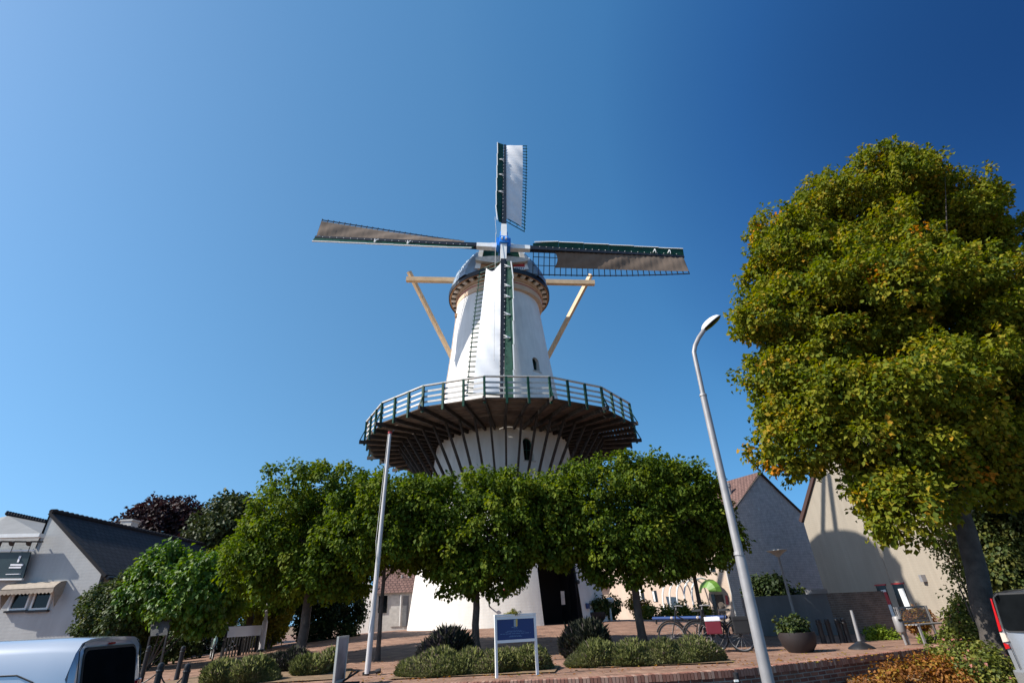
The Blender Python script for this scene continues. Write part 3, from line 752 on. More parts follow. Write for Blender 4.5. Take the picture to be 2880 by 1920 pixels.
blade(-ra, 'left sail with brown cloth', inner, 'brown_cloth', 2.7, 12.1, lambda s: 1.30 + .3 * abs(s - .25), (6.2, 8.3), tc0=2.5)
blade(ra, 'right sail with brown cloth', inner, 'brown_cloth', 2.0, 12.1, lambda s: 1.25 + .32 * s * s, (10.2, 11.2), tc0=3.4)
mb = MB(); mb.tube([HUB + rn * .55 + rb * .5 - ra * .55, HUB + rn * .8 - rb * 10.2 - ra * .45], .014, 5); mb.tube([HUB + rn * .4 + rb * .6 - ra * .5, HUB + rn * .3 + rb * 2.6 - ra * .62], .012, 5)
mb.build('brake_rope', M['white_dirty'], mill)
# ------------------------------------------------------------------ lime trees along the square
lime_lab = []
def lime(x, y, tr, half, zb, zt, lab, seed, lean=0, extra=(), n=2.6, limbs=True):
    zg = gz(x, y)
    root = thing('lime_tree', (x, y, zg), lab, 'tree', 'clipped lime trees in front of the windmill')
    zc, hz = (zb + zt) / 2, (zt - zb) / 2
    b = [((x + lean, y, zc), (half, 1.5, hz))] + [((x + dx, y + dy, z_), (rx, ry, rz)) for dx, dy, z_, rx, ry, rz in extra]
    o, cl = crown('crown', b, 11.5, 62, .12, M['lime'], root, seed, rc=.25, p=3.6, droop=.6, inner=.42, jit=.13, flat=zt + .25, outl=.6)
    g = random.Random(seed)
    tg = [cl[g.randrange(len(cl))] for _ in range(12 if limbs else 4)]
    trunk_mesh((x, y, zg - .1), (x + lean * .6, y, zt - 1.3), tr, tr * .55, seed, tg, parent=root, m=M['bark'], bend=.02 if limbs else .01)
    return root
lime(-11.4, 23.6, .16, 1.6, 1.0, 3.5, 'lime tree at the far left end of the row, behind the mint bicycle', 1, extra=[(-.9, -.6, 1.6, 1.2, 1.3, 1.1), (1.9, -1.2, 2.8, 1.5, 1.4, 1.5), (1.2, -1.5, 1.7, 1.2, 1.2, 1.0)])
lime(-6.55, 17.0, .155, 1.95, 1.15, 4.55, 'thick-trunked lime tree just left of the white flagpole', 2, extra=[(-.9, -.2, 2.0, 1.35, 1.2, .95), (.1, -.3, 1.35, 1.6, 1.1, .55)])
lime(-4.12, 16.3, .07, 1.65, 1.55, 3.85, 'slim lime tree with a thin dark trunk just right of the white flagpole', 3, limbs=False)
lime(-1.42, 16.6, .115, 1.75, 1.25, 4.0, 'lime tree with a straight trunk standing left of the blue information sign', 4, extra=[(.1, -.2, 1.25, 1.25, 1.0, .55), (2.0, .3, 2.6, 1.3, 1.2, 1.15), (-1.5, 0, 2.7, 1.0, 1.1, 1.15), (.8, .1, 2.6, 1.0, 1.0, 1.2)])
lime(3.35, 16.9, .13, 1.75, 1.3, 4.3, 'lime tree behind the lavender to the left of the red pannier bicycle', 6, extra=[(.1, -.2, 1.4, 1.5, 1.1, .6), (-1.8, .2, 2.65, 1.2, 1.2, 1.2), (1.2, 0, 2.8, 1.3, 1.2, 1.35)])
lime(5.35, 17.4, .075, 1.25, 1.6, 4.05, 'slim lime tree at the right end of the row beside the street lamp', 7, extra=[(.25, -.3, 1.9, 1.15, 1.1, .75)])

# ------------------------------------------------------------------ big maple on the right
tx, ty = 9.75, 12.6
root = thing('maple_tree', (tx, ty, -1.4), 'tall leaning maple tree with yellow and orange tinted leaves on the right', 'tree')
bl = []
def pb(px, py, r, y, sy=1.0):
    c = at(px, py, y); dep = c.dot(fw); rr = .90 * r * dep / FPX; bl.append(((c.x, c.y, c.z), (rr, rr * sy, rr)))
for a in [(2450, 590, 150, 14.2), (2295, 765, 150, 13.6), (2610, 660, 165, 15), (2255, 950, 112, 12.9), (2400, 900, 200, 12.6), (2680, 900, 200, 12.4), (2815, 730, 125, 14.6),
          (2280, 1140, 112, 12.4), (2450, 1150, 155, 11.8), (2650, 1120, 180, 11.9), (2860, 1060, 200, 12.8), (2555, 1320, 100, 11.9), (2460, 1270, 90, 12.0), (2235, 1265, 56, 12.3),
          (2530, 1420, 45, 11.6), (2700, 1290, 110, 12.8), (2850, 1270, 150, 13.0), (2990, 960, 230, 13.5), (2560, 920, 240, 16.4), (2750, 1120, 220, 16.0), (2390, 1010, 180, 15.6), (3080, 1200, 220, 13.5), (2185, 860, 50, 12.9), (2165, 905, 40, 12.6), (2235, 655, 82, 13.4), (2335, 570, 85, 13.8), (2190, 760, 78, 13.2), (2700, 625, 95, 14.6), (2540, 530, 80, 14.4), (2210, 1060, 70, 12.7), (2470, 730, 130, 13.2)]:
    pb(*a, sy=1.1)
# boughs: smaller leafy masses spread over the big ones
gb = np.random.default_rng(9); bough = []
for c, r in bl:
    c = np.array(c); r = np.array(r); nb = int(7 + 7.5 * (r[0] ** 2))
    for _ in range(nb):
        d = gb.normal(size=3); d /= np.linalg.norm(d); q = c + d * r * gb.uniform(.62, 1.0)
        if any(((q - np.array(c2)) / np.array(r2) @ ((q - np.array(c2)) / np.array(r2))) < .35 for c2, r2 in bl if tuple(c2) != tuple(c)) and gb.random() < .8: continue
        rb_ = gb.uniform(.38, .72); bough.append((tuple(q), (rb_ * gb.uniform(.9, 1.3), rb_ * gb.uniform(.9, 1.3), rb_ * gb.uniform(.55, .8))))
o, cl = crown('crown', bough, 8.5, 26, .125, M['limebig'], root, 21, rc=.20, p=2, droop=.3, inner=.10, jit=.30, outl=.55, tonebias=.03)
g = random.Random(5); tg = [cl[g.randrange(len(cl))] for _ in range(34)]
top = at(2620, 950, 14.0)
trunk_mesh((tx, ty, -1.5), at(2690, 1400, 12.9), .225, .20, 3, [], name='trunk', m=M['barkgrey'], parent=root, bend=.03, n=16)
trunk_mesh(at(2690, 1404, 12.9), top, .23, .07, 8, tg, name='branches', m=M['barkgrey'], parent=root, bend=.18)
def cloud(name, blobs, density, per, ls, m, parent, seed, **k):
    o, cl = crown(name, blobs, density, per, ls, m, parent, seed, **k); return o, cl
def pblob(px, py, r, y, sy=1., sz=1.):
    c = at(px, py, y); rr = r * c.dot(fw) / FPX; return ((c.x, c.y, c.z), (rr, rr * sy, rr * sz))
def shrub(name, label, cat, blobs, dens, per, ls, m, seed, group=None, stem=True, **k):
    c = blobs[0][0]; zg = gz(c[0], c[1]); root = thing(name, (c[0], c[1], zg), label, cat, group)
    o, cl = crown('foliage', blobs, dens, per, ls, m, root, seed, **k)
    if stem:
        mb = MB(); g = random.Random(seed)
        for _ in range(5):
            t = cl[g.randrange(len(cl))]; t = Vector(t); b_ = Vector((c[0] + g.uniform(-.1, .1), c[1] + g.uniform(-.1, .1), zg - .05)); mb.tube([b_, b_.lerp(t, .5) + Vector((0, 0, .1)), t], [.03, .02, .008], 6)
        mb.build('stem', M['bark'], root)
    return root
# far trees behind the white house
def fartree(name, lab, blobs, m, seed, dens=3.5, per=40, ls=.30):
    c = blobs[0][0]; root = thing(name, (c[0], c[1], -1), lab, 'tree')
    o, cl = crown('crown', blobs, dens, per, ls, m, root, seed, rc=.62, jit=.22, inner=.15, droop=.3)
    g = random.Random(seed); trunk_mesh((c[0], c[1], -1.1), (c[0], c[1], c[2]), .4, .15, seed, [cl[g.randrange(len(cl))] for _ in range(8)], parent=root)
fartree('copper_beech', 'dark copper beech tree rising behind the dark roof of the white house', [pblob(460, 1500, 75, 42), pblob(390, 1480, 45, 41), pblob(520, 1480, 50, 42), pblob(450, 1450, 40, 42), pblob(560, 1540, 50, 41)], M['beech'], 31)
fartree('oak_tree', 'dark green tree behind the house roof beside the copper beech', [pblob(650, 1490, 75, 36), pblob(600, 1500, 50, 35), pblob(690, 1500, 50, 36), pblob(655, 1440, 36, 36)], M['faroak'], 32)

# ------------------------------------------------------------------ white house on the left
root = thing('white_house', (-20, 22, gz(-20, 22)), 'white gabled house with a dark tiled roof and a striped awning on the left', 'house')
ZG = -1.35
x0, x1, yw = -20.1, -17.0, 22.0
apex = at(144, 1443, yw); ez = at(288, 1604, yw); x1 = ez.x; ezz = ez.z; axx = apex.x; azz = apex.z
mb = MB()
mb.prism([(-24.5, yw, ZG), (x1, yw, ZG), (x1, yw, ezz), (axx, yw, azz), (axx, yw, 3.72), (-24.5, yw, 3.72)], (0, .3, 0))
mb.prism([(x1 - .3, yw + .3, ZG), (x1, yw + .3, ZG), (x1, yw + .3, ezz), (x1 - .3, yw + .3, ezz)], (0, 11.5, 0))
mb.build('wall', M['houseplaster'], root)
rd = Vector((x1 + .28 - axx, 0, ezz - .22 - azz)); L = rd.length; rdn = rd.normalized()
mb = MB(); b_ = Vector((axx - .02, yw - .05, azz + .06))
mb.face([b_, b_ + rd, b_ + rd + Vector((0, 12.6, 0)), b_ + Vector((0, 12.6, 0))], [(0, 0), (0, L), (12.6, L), (12.6, 0)])
th_ = rdn.cross(Vector((0, 1, 0))) * .12
if th_.z > 0: th_ = -th_
mb.face([b_ + th_, b_ + Vector((0, 12.6, 0)) + th_, b_ + rd + Vector((0, 12.6, 0)) + th_, b_ + rd + th_]); mb.face([b_, b_ + th_, b_ + rd + th_, b_ + rd])
mb.face([b_ + rd, b_ + rd + th_, b_ + rd + th_ + Vector((0, 12.6, 0)), b_ + rd + Vector((0, 12.6, 0))])
bl_ = Vector((-.06, 0, -1.45)); mb.face([b_, b_ + Vector((0, 12.6, 0)), b_ + Vector((0, 12.6, 0)) + bl_, b_ + bl_])
rf = mb.build('roof', M['darkroof'], root)
for k in range(44):
    mb = MB(); mb.tube([b_ + Vector((.02, k * .285, .02)), b_ + Vector((.02, k * .285 + .27, .05))], [.085, .11], 8); mb.build('ridge_tile', M['darkroof'], rf)
mb = MB(); q = at(362, 1480, 29.5); mb.box(q + Vector((0, 0, -.1)), .62, .6, .75); mb.box(q + Vector((0, 0, .3)), .7, .68, .08); mb.build('chimney', M['white_dirty'], rf)
mb = MB(); mb.tube([(x1 + .3, yw, ezz - .27), (x1 + .3, yw + 12, ezz - .27)], .07, 8); mb.tube([(x1 + .06, yw + .1, ezz - .3), (x1 + .06, yw + .1, ZG)], .04, 8); mb.build('gutter', M['iron'], root)
mb = MB(); mb.box((x1 + .01, yw + 3.5, .7), .05, 1.6, 1.2); mb.build('side_window', M['glass'], root)
# front windows
for a, b, c_, d_ in ((52, 98, 1655, 1712), (112, 160, 1650, 1711)):
    p0, p1 = at((a + b) / 2 - 6, c_, yw), at((a + b) / 2 - 22, d_, yw); wc_ = (p0.x + p1.x) / 2; hw = .33; z0, z1 = p1.z, p0.z
    mb = MB(); mb.box((wc_, yw - .005, (z0 + z1) / 2), 2 * hw, .03, z1 - z0); wn = mb.build('window', M['glass'], root)
    mb = MB()
    for sx in (-1, 1): mb.box((wc_ + sx * hw, yw - .03, (z0 + z1) / 2), .07, .07, z1 - z0 + .07)
    mb.box((wc_, yw - .03, z1), 2 * hw - .07, .07, .07); mb.box((wc_, yw - .03, z0), 2 * hw - .07, .07, .07); mb.build('window_frame', M['white'], wn)
    mb = MB(); mb.box((wc_, yw - .06, z0 - .08), 2 * hw + .2, .12, .07); mb.build('window_sill', M['iron'], wn)
# awning: folded basket with closed ends
aL, aR = at(42, 1640, yw - .0).x, at(188, 1634, yw).x; zt = at(110, 1636, yw).z; mb = MB(); K = 6; P = []
for k in range(K + 1):
    a = math.pi / 2 * k / K * .75; P.append((yw - .55 * math.sin(a), zt - .42 * (1 - math.cos(a))))
for (ya, za), (yb, zb) in zip(P[:-1], P[1:]):
    mb.prism([(aL, ya, za), (aR, ya, za), (aR, yb, zb), (aL, yb, zb)], (0, .0, -.02))
yb, zb = P[-1]
n = 14
for k in range(n):
    xa, xb = aL + (aR - aL) * k / n, aL + (aR - aL) * (k + 1) / n; mb.prism([(xa, yb, zb), (xb, yb, zb), (xb, yb, zb - .16), ((xa + xb) / 2, yb, zb - .21), (xa, yb, zb - .16)], (0, .015, 0))
for xx in (aL, aR - .015): mb.prism([(xx, y_, z_) for y_, z_ in P] + [(xx, yw - .3, zt - .75), (xx, yw - .2, zt - .95), (xx, yw, zt - .4)], (.015, 0, 0))
mb.build('awning', M['awn'], root)
# wing on the left: light roof, ridge tiles, canopy, sign board
def pl(px, py, y=yw): return at(px, py, y)
wa, wb_ = pl(-60, 1506, 22.3), pl(116, 1503, 22.3)
mb = MB(); mb.prism([pl(-60, 1506, 22.6), pl(120, 1502, 22.6), pl(150, 1474, 25), pl(22, 1449, 25), pl(-60, 1470, 25)], (0, .1, .0)); mb.build('light_roof', M['greyroof'], root)
for k in range(16):
    t = k / 16; a, b = Vector(pl(18 + 122 * t, 1446 + 27 * t, 25)), Vector(pl(18 + 122 * (t + .055), 1446 + 27 * (t + .055) - 5, 25)); mb = MB(); mb.tube([a, b + Vector((0, 0, .02))], [.09, .13], 8); mb.build('ridge_tile', M['darkroof'], root)
mb = MB(); mb.bar(pl(-60, 1509, 21.6), pl(119, 1505, 21.6), .14, .3, side=(0, 0, 1)); mb.build('white_gutter', M['white'], root)
mb = MB(); mb.bar(pl(-60, 1549, 21.7), pl(98, 1547, 21.7), .06, .10, side=(0, 0, 1)); mb.bar(pl(-60, 1629, 21.7), pl(64, 1628, 21.7), .06, .10, side=(0, 0, 1)); mb.build('sign_rail', M['white'], root)
for px in (6, 42, 90):
    q = pl(px, 1522, 21.4); mb = MB(); mb.tube([q + Vector((0, .5, .05)), q, q + Vector((0, -.12, -.1))], [.03, .03, .11], 10); mb.tube([q, q + Vector((0, 0, -.4))], .015, 6); mb.build('spot_lamp', M['iron'], root)
s_ = thing('sign_board', pl(40, 1625, 21.7), 'dark teal sign board with pale lettering fixed to the white house', 'sign')
mb = MB(); P = [pl(-70, 1553, 21.72), pl(86, 1551, 21.72), pl(64, 1624, 21.72), pl(-90, 1624, 21.72)]; mb.prism(P, (0, .06, 0)); mb.build('sign_panel', M['boardgreen'], s_)
mb = MB()
for a in ([(54, 1562), (60, 1562), (52, 1580), (47, 1580)], [(30, 1585), (66, 1585), (64, 1590), (28, 1590)], [(26, 1593), (60, 1592), (58, 1597), (24, 1597)], [(16, 1613), (58, 1612), (57, 1614), (15, 1615)]):
    mb.prism([pl(x, y, 21.70) for x, y in a], (0, .012, 0))
mb.build('sign_lettering', M['banner'], s_)

# ------------------------------------------------------------------ houses on the right
H0 = at(2073, 1749, 39.5); H1 = at(2316, 1652, 44.5); H1.z = H0.z = -1.3
gd = Vector((H1.x - H0.x, H1.y - H0.y, 0)); GW = gd.length; gd.normalize(); gn = Vector((gd.y, -gd.x, 0)); bk = -gn
root = thing('gabled_house', (H0.x, H0.y, -1.3), 'grey painted brick gable house with a brown tiled roof behind the street lamp', 'house')
def onplane(px, py, p0, n):
    d = fw * FPX + rt * (px - 1440) - up * (py - 960); return d * (p0.dot(n) / d.dot(n))
ap = onplane(2150, 1332, H0, gn); e1 = onplane(2256, 1422, H0, gn); e0 = onplane(2070, 1452, H0, gn)
sl0 = (ap.z - e0.z) / max(.1, (ap - e0).dot(gd)); tA = (ap - H0).dot(gd); tA = min(tA, GW * .62); 
ze0 = ap.z - sl0 * tA; ze1 = ap.z - sl0 * (GW - tA) * 1.0
Bz = -1.3
mb = MB(); mb.uvplane(H0, gd, (0, 0, 1), 0, 0, poly=[(0, 0), (GW, 0), (GW, ze1 - Bz), (tA, ap.z - Bz), (0, ze0 - Bz)]); mb.build('gable_wall', M['greybrick'], root)
DEP = 17.0
mb = MB(); mb.uvplane(H0 + bk * DEP, -bk, (0, 0, 1), DEP, ze0 - Bz); sw = mb.build('side_wall', M['pinkwall'], root)
mb = MB(); RA = H0 + gd * tA + Vector((0, 0, ap.z - Bz)) - bk * .15
dl = (Vector((0, 0, ze0 - Bz)) - gd * tA - Vector((0, 0, ap.z - Bz))) ; dl = -gd * tA + Vector((0, 0, ze0 - ap.z)); dr_ = gd * (GW - tA) + Vector((0, 0, ze1 - ap.z))
for d_ in (dl, dr_):
    dd = d_ * 1.06; L = dd.length; q = [RA, RA + dd, RA + dd + bk * DEP, RA + bk * DEP]
    mb.face([p + Vector((0, 0, .1)) for p in q], [(0, 0), (0, L), (DEP, L), (DEP, 0)]); mb.prism([q[0], q[1], q[1] + Vector((0, 0, .1)), q[0] + Vector((0, 0, .1))], bk * .05)
rf = mb.build('roof', M['rooftile'], root)
mb = MB(); q = at(2054, 1392, 43.0); mb.lathe(q + Vector((0, 0, -1.3)), [(.16, 0), (.16, 1.9), (.22, 1.95), (.22, 2.2), (.12, 2.3)], 14); mb.build('flue_pipe', M['steel'], rf)
mb = MB(); mb.tube([H0 + gn * .06 + Vector((0, 0, .2)) - gd * .02, H0 + gn * .06 + Vector((0, 0, ze0 - Bz)) - gd * .02], .05, 8); mb.build('downpipe', M['white_dirty'], root)
mb = MB(); g0_ = H0 + sn_ * .32 + Vector((0, 0, ze0 - Bz - .05)) if False else H0 - gd * .5 + Vector((0, 0, ze0 - Bz - .28)); mb.tube([g0_, g0_ + bk * DEP], .09, 8); mb.build('gutter', M['white_dirty'], root)
mb = MB(); a_ = H0 + Vector((0, 0, ze0 - Bz)) + gn * .04; b2_ = RA + gn * .04; mb.bar(a_ - gd * .2, b2_ , .14, .05, side=gn); mb.bar(b2_, H0 + gd * GW + Vector((0, 0, ze1 - Bz)) + gn * .04, .14, .05, side=gn); mb.build('verge_board', M['bark'], root)
for tt, zz in ((.42, 5.6), (.50, 7.9)):
    mb = MB(); c0_ = H0 + gd * GW * tt + Vector((0, 0, zz)) + gn * .02; mb.box(c0_, .28, .04, .18, (gd, gn, Vector((0, 0, 1)))); mb.build('wall_vent', M['white_dirty'], root)
def wallbox(parent, name, m, pxs, n_, p0, out=.03, prism=True):
    P = [onplane(x, y, p0, n_) + n_ * out for x, y in pxs]; mb = MB(); mb.prism(P, -n_ * (out + .02)); return mb.build(name, m, parent)
sn = -gd
def win2(l, r_, t, b):
    k = .226
    P = [(l, t), (r_, t + (r_ - l) * -.03), (r_ + (b - t) * k * .8, b), (l + (b - t) * k * .8, b)]
    w_ = wallbox(root, 'window', M['glass'], P, sn, H0, .02)
    q = [(P[0][0] + 2, P[0][1] + 2), ((P[0][0] + P[1][0]) / 2, P[1][1] + 2), ((P[3][0] + P[2][0]) / 2, P[2][1] - 2), (P[3][0] + 2, P[3][1] - 2)]
    wallbox(w_, 'window_frame', M['white'], q, sn, H0, .05)
win2(1795, 1809, 1656, 1690); win2(1833, 1846, 1660, 1692); win2(1990, 2010, 1588, 1608)
wallbox(root, 'door', M['darkcar'], [(1873, 1676), (1902, 1678), (1912, 1718), (1885, 1720)], sn, H0, .04)
d2 = wallbox(root, 'door', M['bark'], [(2012, 1672), (2032, 1670), (2045, 1738), (2026, 1740)], sn, H0, .04)
wallbox(root, 'window', M['glass'], [(2000, 1670), (2010, 1670), (2024, 1738), (2014, 1740)], sn, H0, .04)
wallbox(root, 'name_plate', M['red'], [(2040, 1673), (2046, 1673), (2050, 1698), (2044, 1699)], sn, H0, .05)
q = onplane(2015, 1664, H0, sn) + sn * .5
mb = MB()
for k in range(8):
    a0, a1 = math.pi * k / 8, math.pi * (k + 1) / 8
    for r0_, r1_, o0, o1 in ((.95, .8, 0, .35), (.8, .35, .35, .6)):
        mb.face([q + bk * math.cos(a) * r_ + sn * o + Vector((0, 0, math.sin(a) * r_ * .9)) for a, r_, o in ((a0, r0_, o0), (a1, r0_, o0), (a1, r1_, o1), (a0, r1_, o1))])
mb.build('door_awning', M['greenplastic'], root, smooth=True)
# arched glass canopy next to the house
q = onplane(1925, 1740, H0, sn) + sn * .6
root2 = thing('arched_canopy', q, 'arched white walkway canopy with curved ribs in front of the pink house wall', 'canopy')
for k in range(5):
    mb = MB(); c_ = q + bk * (-.2 - k * .75) + sn * .2; pts = []
    for i in range(11):
        a = math.pi * i / 10; pts.append(c_ + sn * (math.cos(a) * 1.2) + Vector((0, 0, 1.3 + math.sin(a) * 1.3)))
    pts = [Vector((pts[0].x, pts[0].y, c_.z - .6))] + pts + [Vector((pts[-1].x, pts[-1].y, c_.z - .6))]
    mb.tube(pts, .06, 6); mb.build('curved_rib', M['white'], root2)
# low pale house further back, seen through the limes
A0 = at(1735, 1750, 52); root3 = thing('terraced_house', (A0.x, A0.y, -1.3), 'low cream terraced house with white windows seen beneath the lime crowns', 'house')
mb = MB(); B0 = at(1960, 1750, 50); mb.prism([(A0.x - 2, A0.y, -1.4), (B0.x, B0.y, -1.4), (B0.x, B0.y, at(1900, 1630, 50).z), (A0.x - 2, A0.y, at(1740, 1640, 52).z)], (0, 5, 0)); mb.build('wall', M['pinkwall'], root3)
zt_ = at(1740, 1640, 52).z; mb = MB(); mb.face([(A0.x - 2.3, A0.y - .4, zt_ - .1), (B0.x, B0.y - .4, zt_ - .1), (B0.x, B0.y + 4, zt_ + 2.6), (A0.x - 2.3, A0.y + 4, zt_ + 2.6)], [(0, 0), (12, 0), (12, 4), (0, 4)]); mb.build('roof', M['rooftile'], root3)
for l, r_, t, b in ((1742, 1758, 1665, 1692), (1797, 1812, 1655, 1690), (1835, 1850, 1655, 1692)):
    P = [at(l, t, 51), at(r_, t, 51), at(r_ + 3, b, 51), at(l + 3, b, 51)]; y_ = A0.y - .08
    P = [Vector((p.x, A0.y - 1.05 - .02 * (p.x - A0.x) + .9, p.z)) for p in P]; mb = MB(); mb.prism(P, (0, .1, 0)); w_ = mb.build('window', M['white'], root3)
    c = sum(P, Vector()) / 4; mb = MB(); mb.prism([c + (p - c) * .72 + Vector((0, -.02, 0)) for p in P], (0, .02, 0)); mb.build('pane', M['glass'], w_)

# tall beige house
I0 = at(2290, 1560, 41); I1 = at(2722, 1720, 30.0); I0 = Vector((at(2316, 1652, 41).x, 41, -1.4)); I1 = Vector((I1.x + 1.6, 29.0, -1.4)); I0 = Vector((I0.x * .935, I0.y * .935, -1.35)); I1 = Vector((I1.x * .935, I1.y * .935, -1.35))
wd_ = (I1 - I0); WL = wd_.length; wd_.normalize(); wn_ = Vector((wd_.y, -wd_.x, 0)); 
if wn_.dot(-I0) < 0: wn_ = -wn_
root = thing('beige_house', (I0.x, I0.y, -1.4), 'tall beige rendered house with narrow windows behind the maple trunk', 'house')
le = onplane(2256, 1470, I0, wn_); tp = onplane(2335, 1190, I0, wn_); te = (tp - I0).dot(wd_)
mb = MB(); mb.uvplane(I0, wd_, (0, 0, 1), 0, 0, poly=[(0, 0), (WL, 0), (WL, tp.z + 1.4 - 1), (te + 2.2, tp.z + 3.2), (te, tp.z + 1.4), (0, le.z + 1.4)])
mb.face([I1, I1 - wn_ * 10, I1 - wn_ * 10 + Vector((0, 0, tp.z)), I1 + Vector((0, 0, tp.z))])
mb.face([I0, I0 + Vector((0, 0, le.z + 1.4)), I0 - wn_ * 8 + Vector((0, 0, le.z + 1.4)), I0 - wn_ * 8])
mb.build('wall', M['beigewall'], root)
mb = MB(); a, b = I0 + Vector((0, 0, le.z + 1.4)) - wd_ * .15 + wn_ * .08, I0 + wd_ * te + Vector((0, 0, tp.z + 1.4)) + wn_ * .08; c_ = I0 + wd_ * (te + 2.2) + Vector((0, 0, tp.z + 3.2)) + wn_ * .08
mb.bar(a + Vector((0, 0, .05)), b + Vector((0, 0, .05)), .14, .26, side=wn_); mb.bar(b, c_, .14, .26, side=wn_)
mb.face([a, b, b - wn_ * 8, a - wn_ * 8]); mb.face([b, c_, c_ - wn_ * 8, b - wn_ * 8]); mb.build('roof', M['rooftile'], root)
def win3(P, nm='window', fr_=True):
    w_ = wallbox(root, nm, M['glass'], P, wn_, I0, .015)
    c = (sum(p[0] for p in P) / 4, sum(p[1] for p in P) / 4)
    if fr_:
        q = [(P[0][0] * .45 + P[1][0] * .55, P[0][1] + 12), (P[1][0] + 1, P[1][1] + 12), (P[2][0] + 1, P[2][1]), (P[3][0] * .45 + P[2][0] * .55, P[3][1])]
        wallbox(w_, 'blind', M['white'], q, wn_, I0, .03)
    q = [(P[0][0] - 2, P[0][1] - 4), (P[1][0] + 2, P[1][1] - 4), (P[1][0] + 2, P[1][1]), (P[0][0] - 2, P[0][1])]; wallbox(w_, 'lintel', M['red'], q, wn_, I0, .05)
win3([(2463, 1647), (2490, 1645), (2522, 1745), (2497, 1747)]); win3([(2509, 1643), (2540, 1641), (2568, 1722), (2536, 1724)]); win3([(2428, 1400), (2450, 1396), (2482, 1474), (2458, 1478)])
wallbox(root, 'window_poster', M['red'], [(2478, 1665), (2494, 1663), (2508, 1698), (2495, 1700)], wn_, I0, .045)
mb = MB(); q = onplane(2600, 1625, I0, wn_); mb.box(q + wn_ * .08, .3, .2, .35); mb.build('wall_vent', M['steel'], root)
mb = MB(); q0, q1 = onplane(2460, 1508, I0, wn_), onplane(2505, 1640, I0, wn_); mb.bar(q0 + wn_ * .01, q1 + wn_ * .01, .05, .03, side=wd_); mb.build('wall_joint', M['beigewall'], root)

# garden wall in front of the gable
gw0, gw1, gw2 = at(2095, 1700, 19.2), at(2322, 1663, 19.6), at(2482, 1656, 20.6)
ztop = .22
root = thing('garden_wall', (gw0.x, gw0.y, -1.1), 'grey shaded garden wall topped by bushes below the grey gable', 'wall')
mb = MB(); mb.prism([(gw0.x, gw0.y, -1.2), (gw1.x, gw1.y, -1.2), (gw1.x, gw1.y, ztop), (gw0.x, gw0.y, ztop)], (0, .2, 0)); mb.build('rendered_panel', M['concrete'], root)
mb = MB(); d_ = Vector((gw2.x - gw1.x, gw2.y - gw1.y, 0)); mb.uvplane((gw1.x, gw1.y, -1.2), d_, (0, 0, 1), d_.length, ztop + 1.2); mb.prism([(gw1.x, gw1.y + .004, -1.2), (gw2.x, gw2.y + .004, -1.2), (gw2.x, gw2.y + .004, ztop), (gw1.x, gw1.y + .004, ztop)], (0, .2, 0)); mb.build('brick_panel', M['brownbrick'], root)
mb = MB(); q0 = Vector((gw1.x, gw1.y, ztop)); mb.bar((at(2275, 1660, 19.5).x, 19.55, ztop + .07), (gw1.x, gw1.y + .1, ztop + .07), .14, .3, side=(0, 0, 1)); mb.build('coping', M['steel'], root)

# garage / white building seen left of the mill
root = thing('garage_building', (-9, 36, -.8), 'white building with a brown tiled roof and grey garage doors left of the windmill', 'building')
yg = 36; zL = at(1030, 1668, yg).z; mb = MB()
xl, xr = at(1012, 1760, yg).x, at(1175, 1760, yg).x
mb.prism([(xl, yg, -1.1), (xr + 2, yg, -1.1), (xr + 2, yg, zL + .0), (xl, yg, zL)], (0, .3, 0)); mb.build('wall', M['white_dirty'], root)
mb = MB(); gxl = at(1060, 1670, yg).x; mb.prism([(xl - .2, yg - .12, -1.1), (gxl, yg - .12, -1.1), (gxl, yg - .12, zL - .05), (gxl - .9, yg - .12, at(1040, 1612, yg).z), (xl - .2, yg - .12, at(1040, 1612, yg).z + .1)], (0, .1, 0)); mb.build('gable_end', M['plaster'], root)
mb = MB(); zt_ = at(1100, 1590, 39).z; mb.face([(gxl - .2, yg - .3, zL - .05), (xr + 2, yg - .3, zL - .05), (xr + 2, 39, zt_), (gxl - 1.2, 39, zt_)], [(0, 0), (6, 0), (6, 3.5), (0, 3.5)]); mb.build('roof', M['rooftile'], root)
for a, b, mm in ((1066, 1090, 'glass'), (1100, 1128, 'white_dirty'), (1134, 1150, 'concrete')):
    P = [at(a, 1675, yg - .05), at(b, 1674, yg - .05), at(b - 3, 1722 if mm == 'glass' else 1760, yg - .05), at(a - 3, 1723 if mm == 'glass' else 1761, yg - .05)]; mb = MB(); mb.prism(P, (0, .06, 0)); mb.build('window' if mm == 'glass' else 'garage_door', M[mm], root)
for px in (1130, 1150):
    q = at(px, 1634, 37.4); mb = MB(); mb.tube([q, q + Vector((0, 0, .4))], .07, 8); mb.build('roof_vent', M['steel'], root)
mb = MB(); mb.tube([at(1128, 1672, yg - .2), at(1124, 1760, yg - .2)], .04, 6); mb.build('downpipe', M['white'], root)
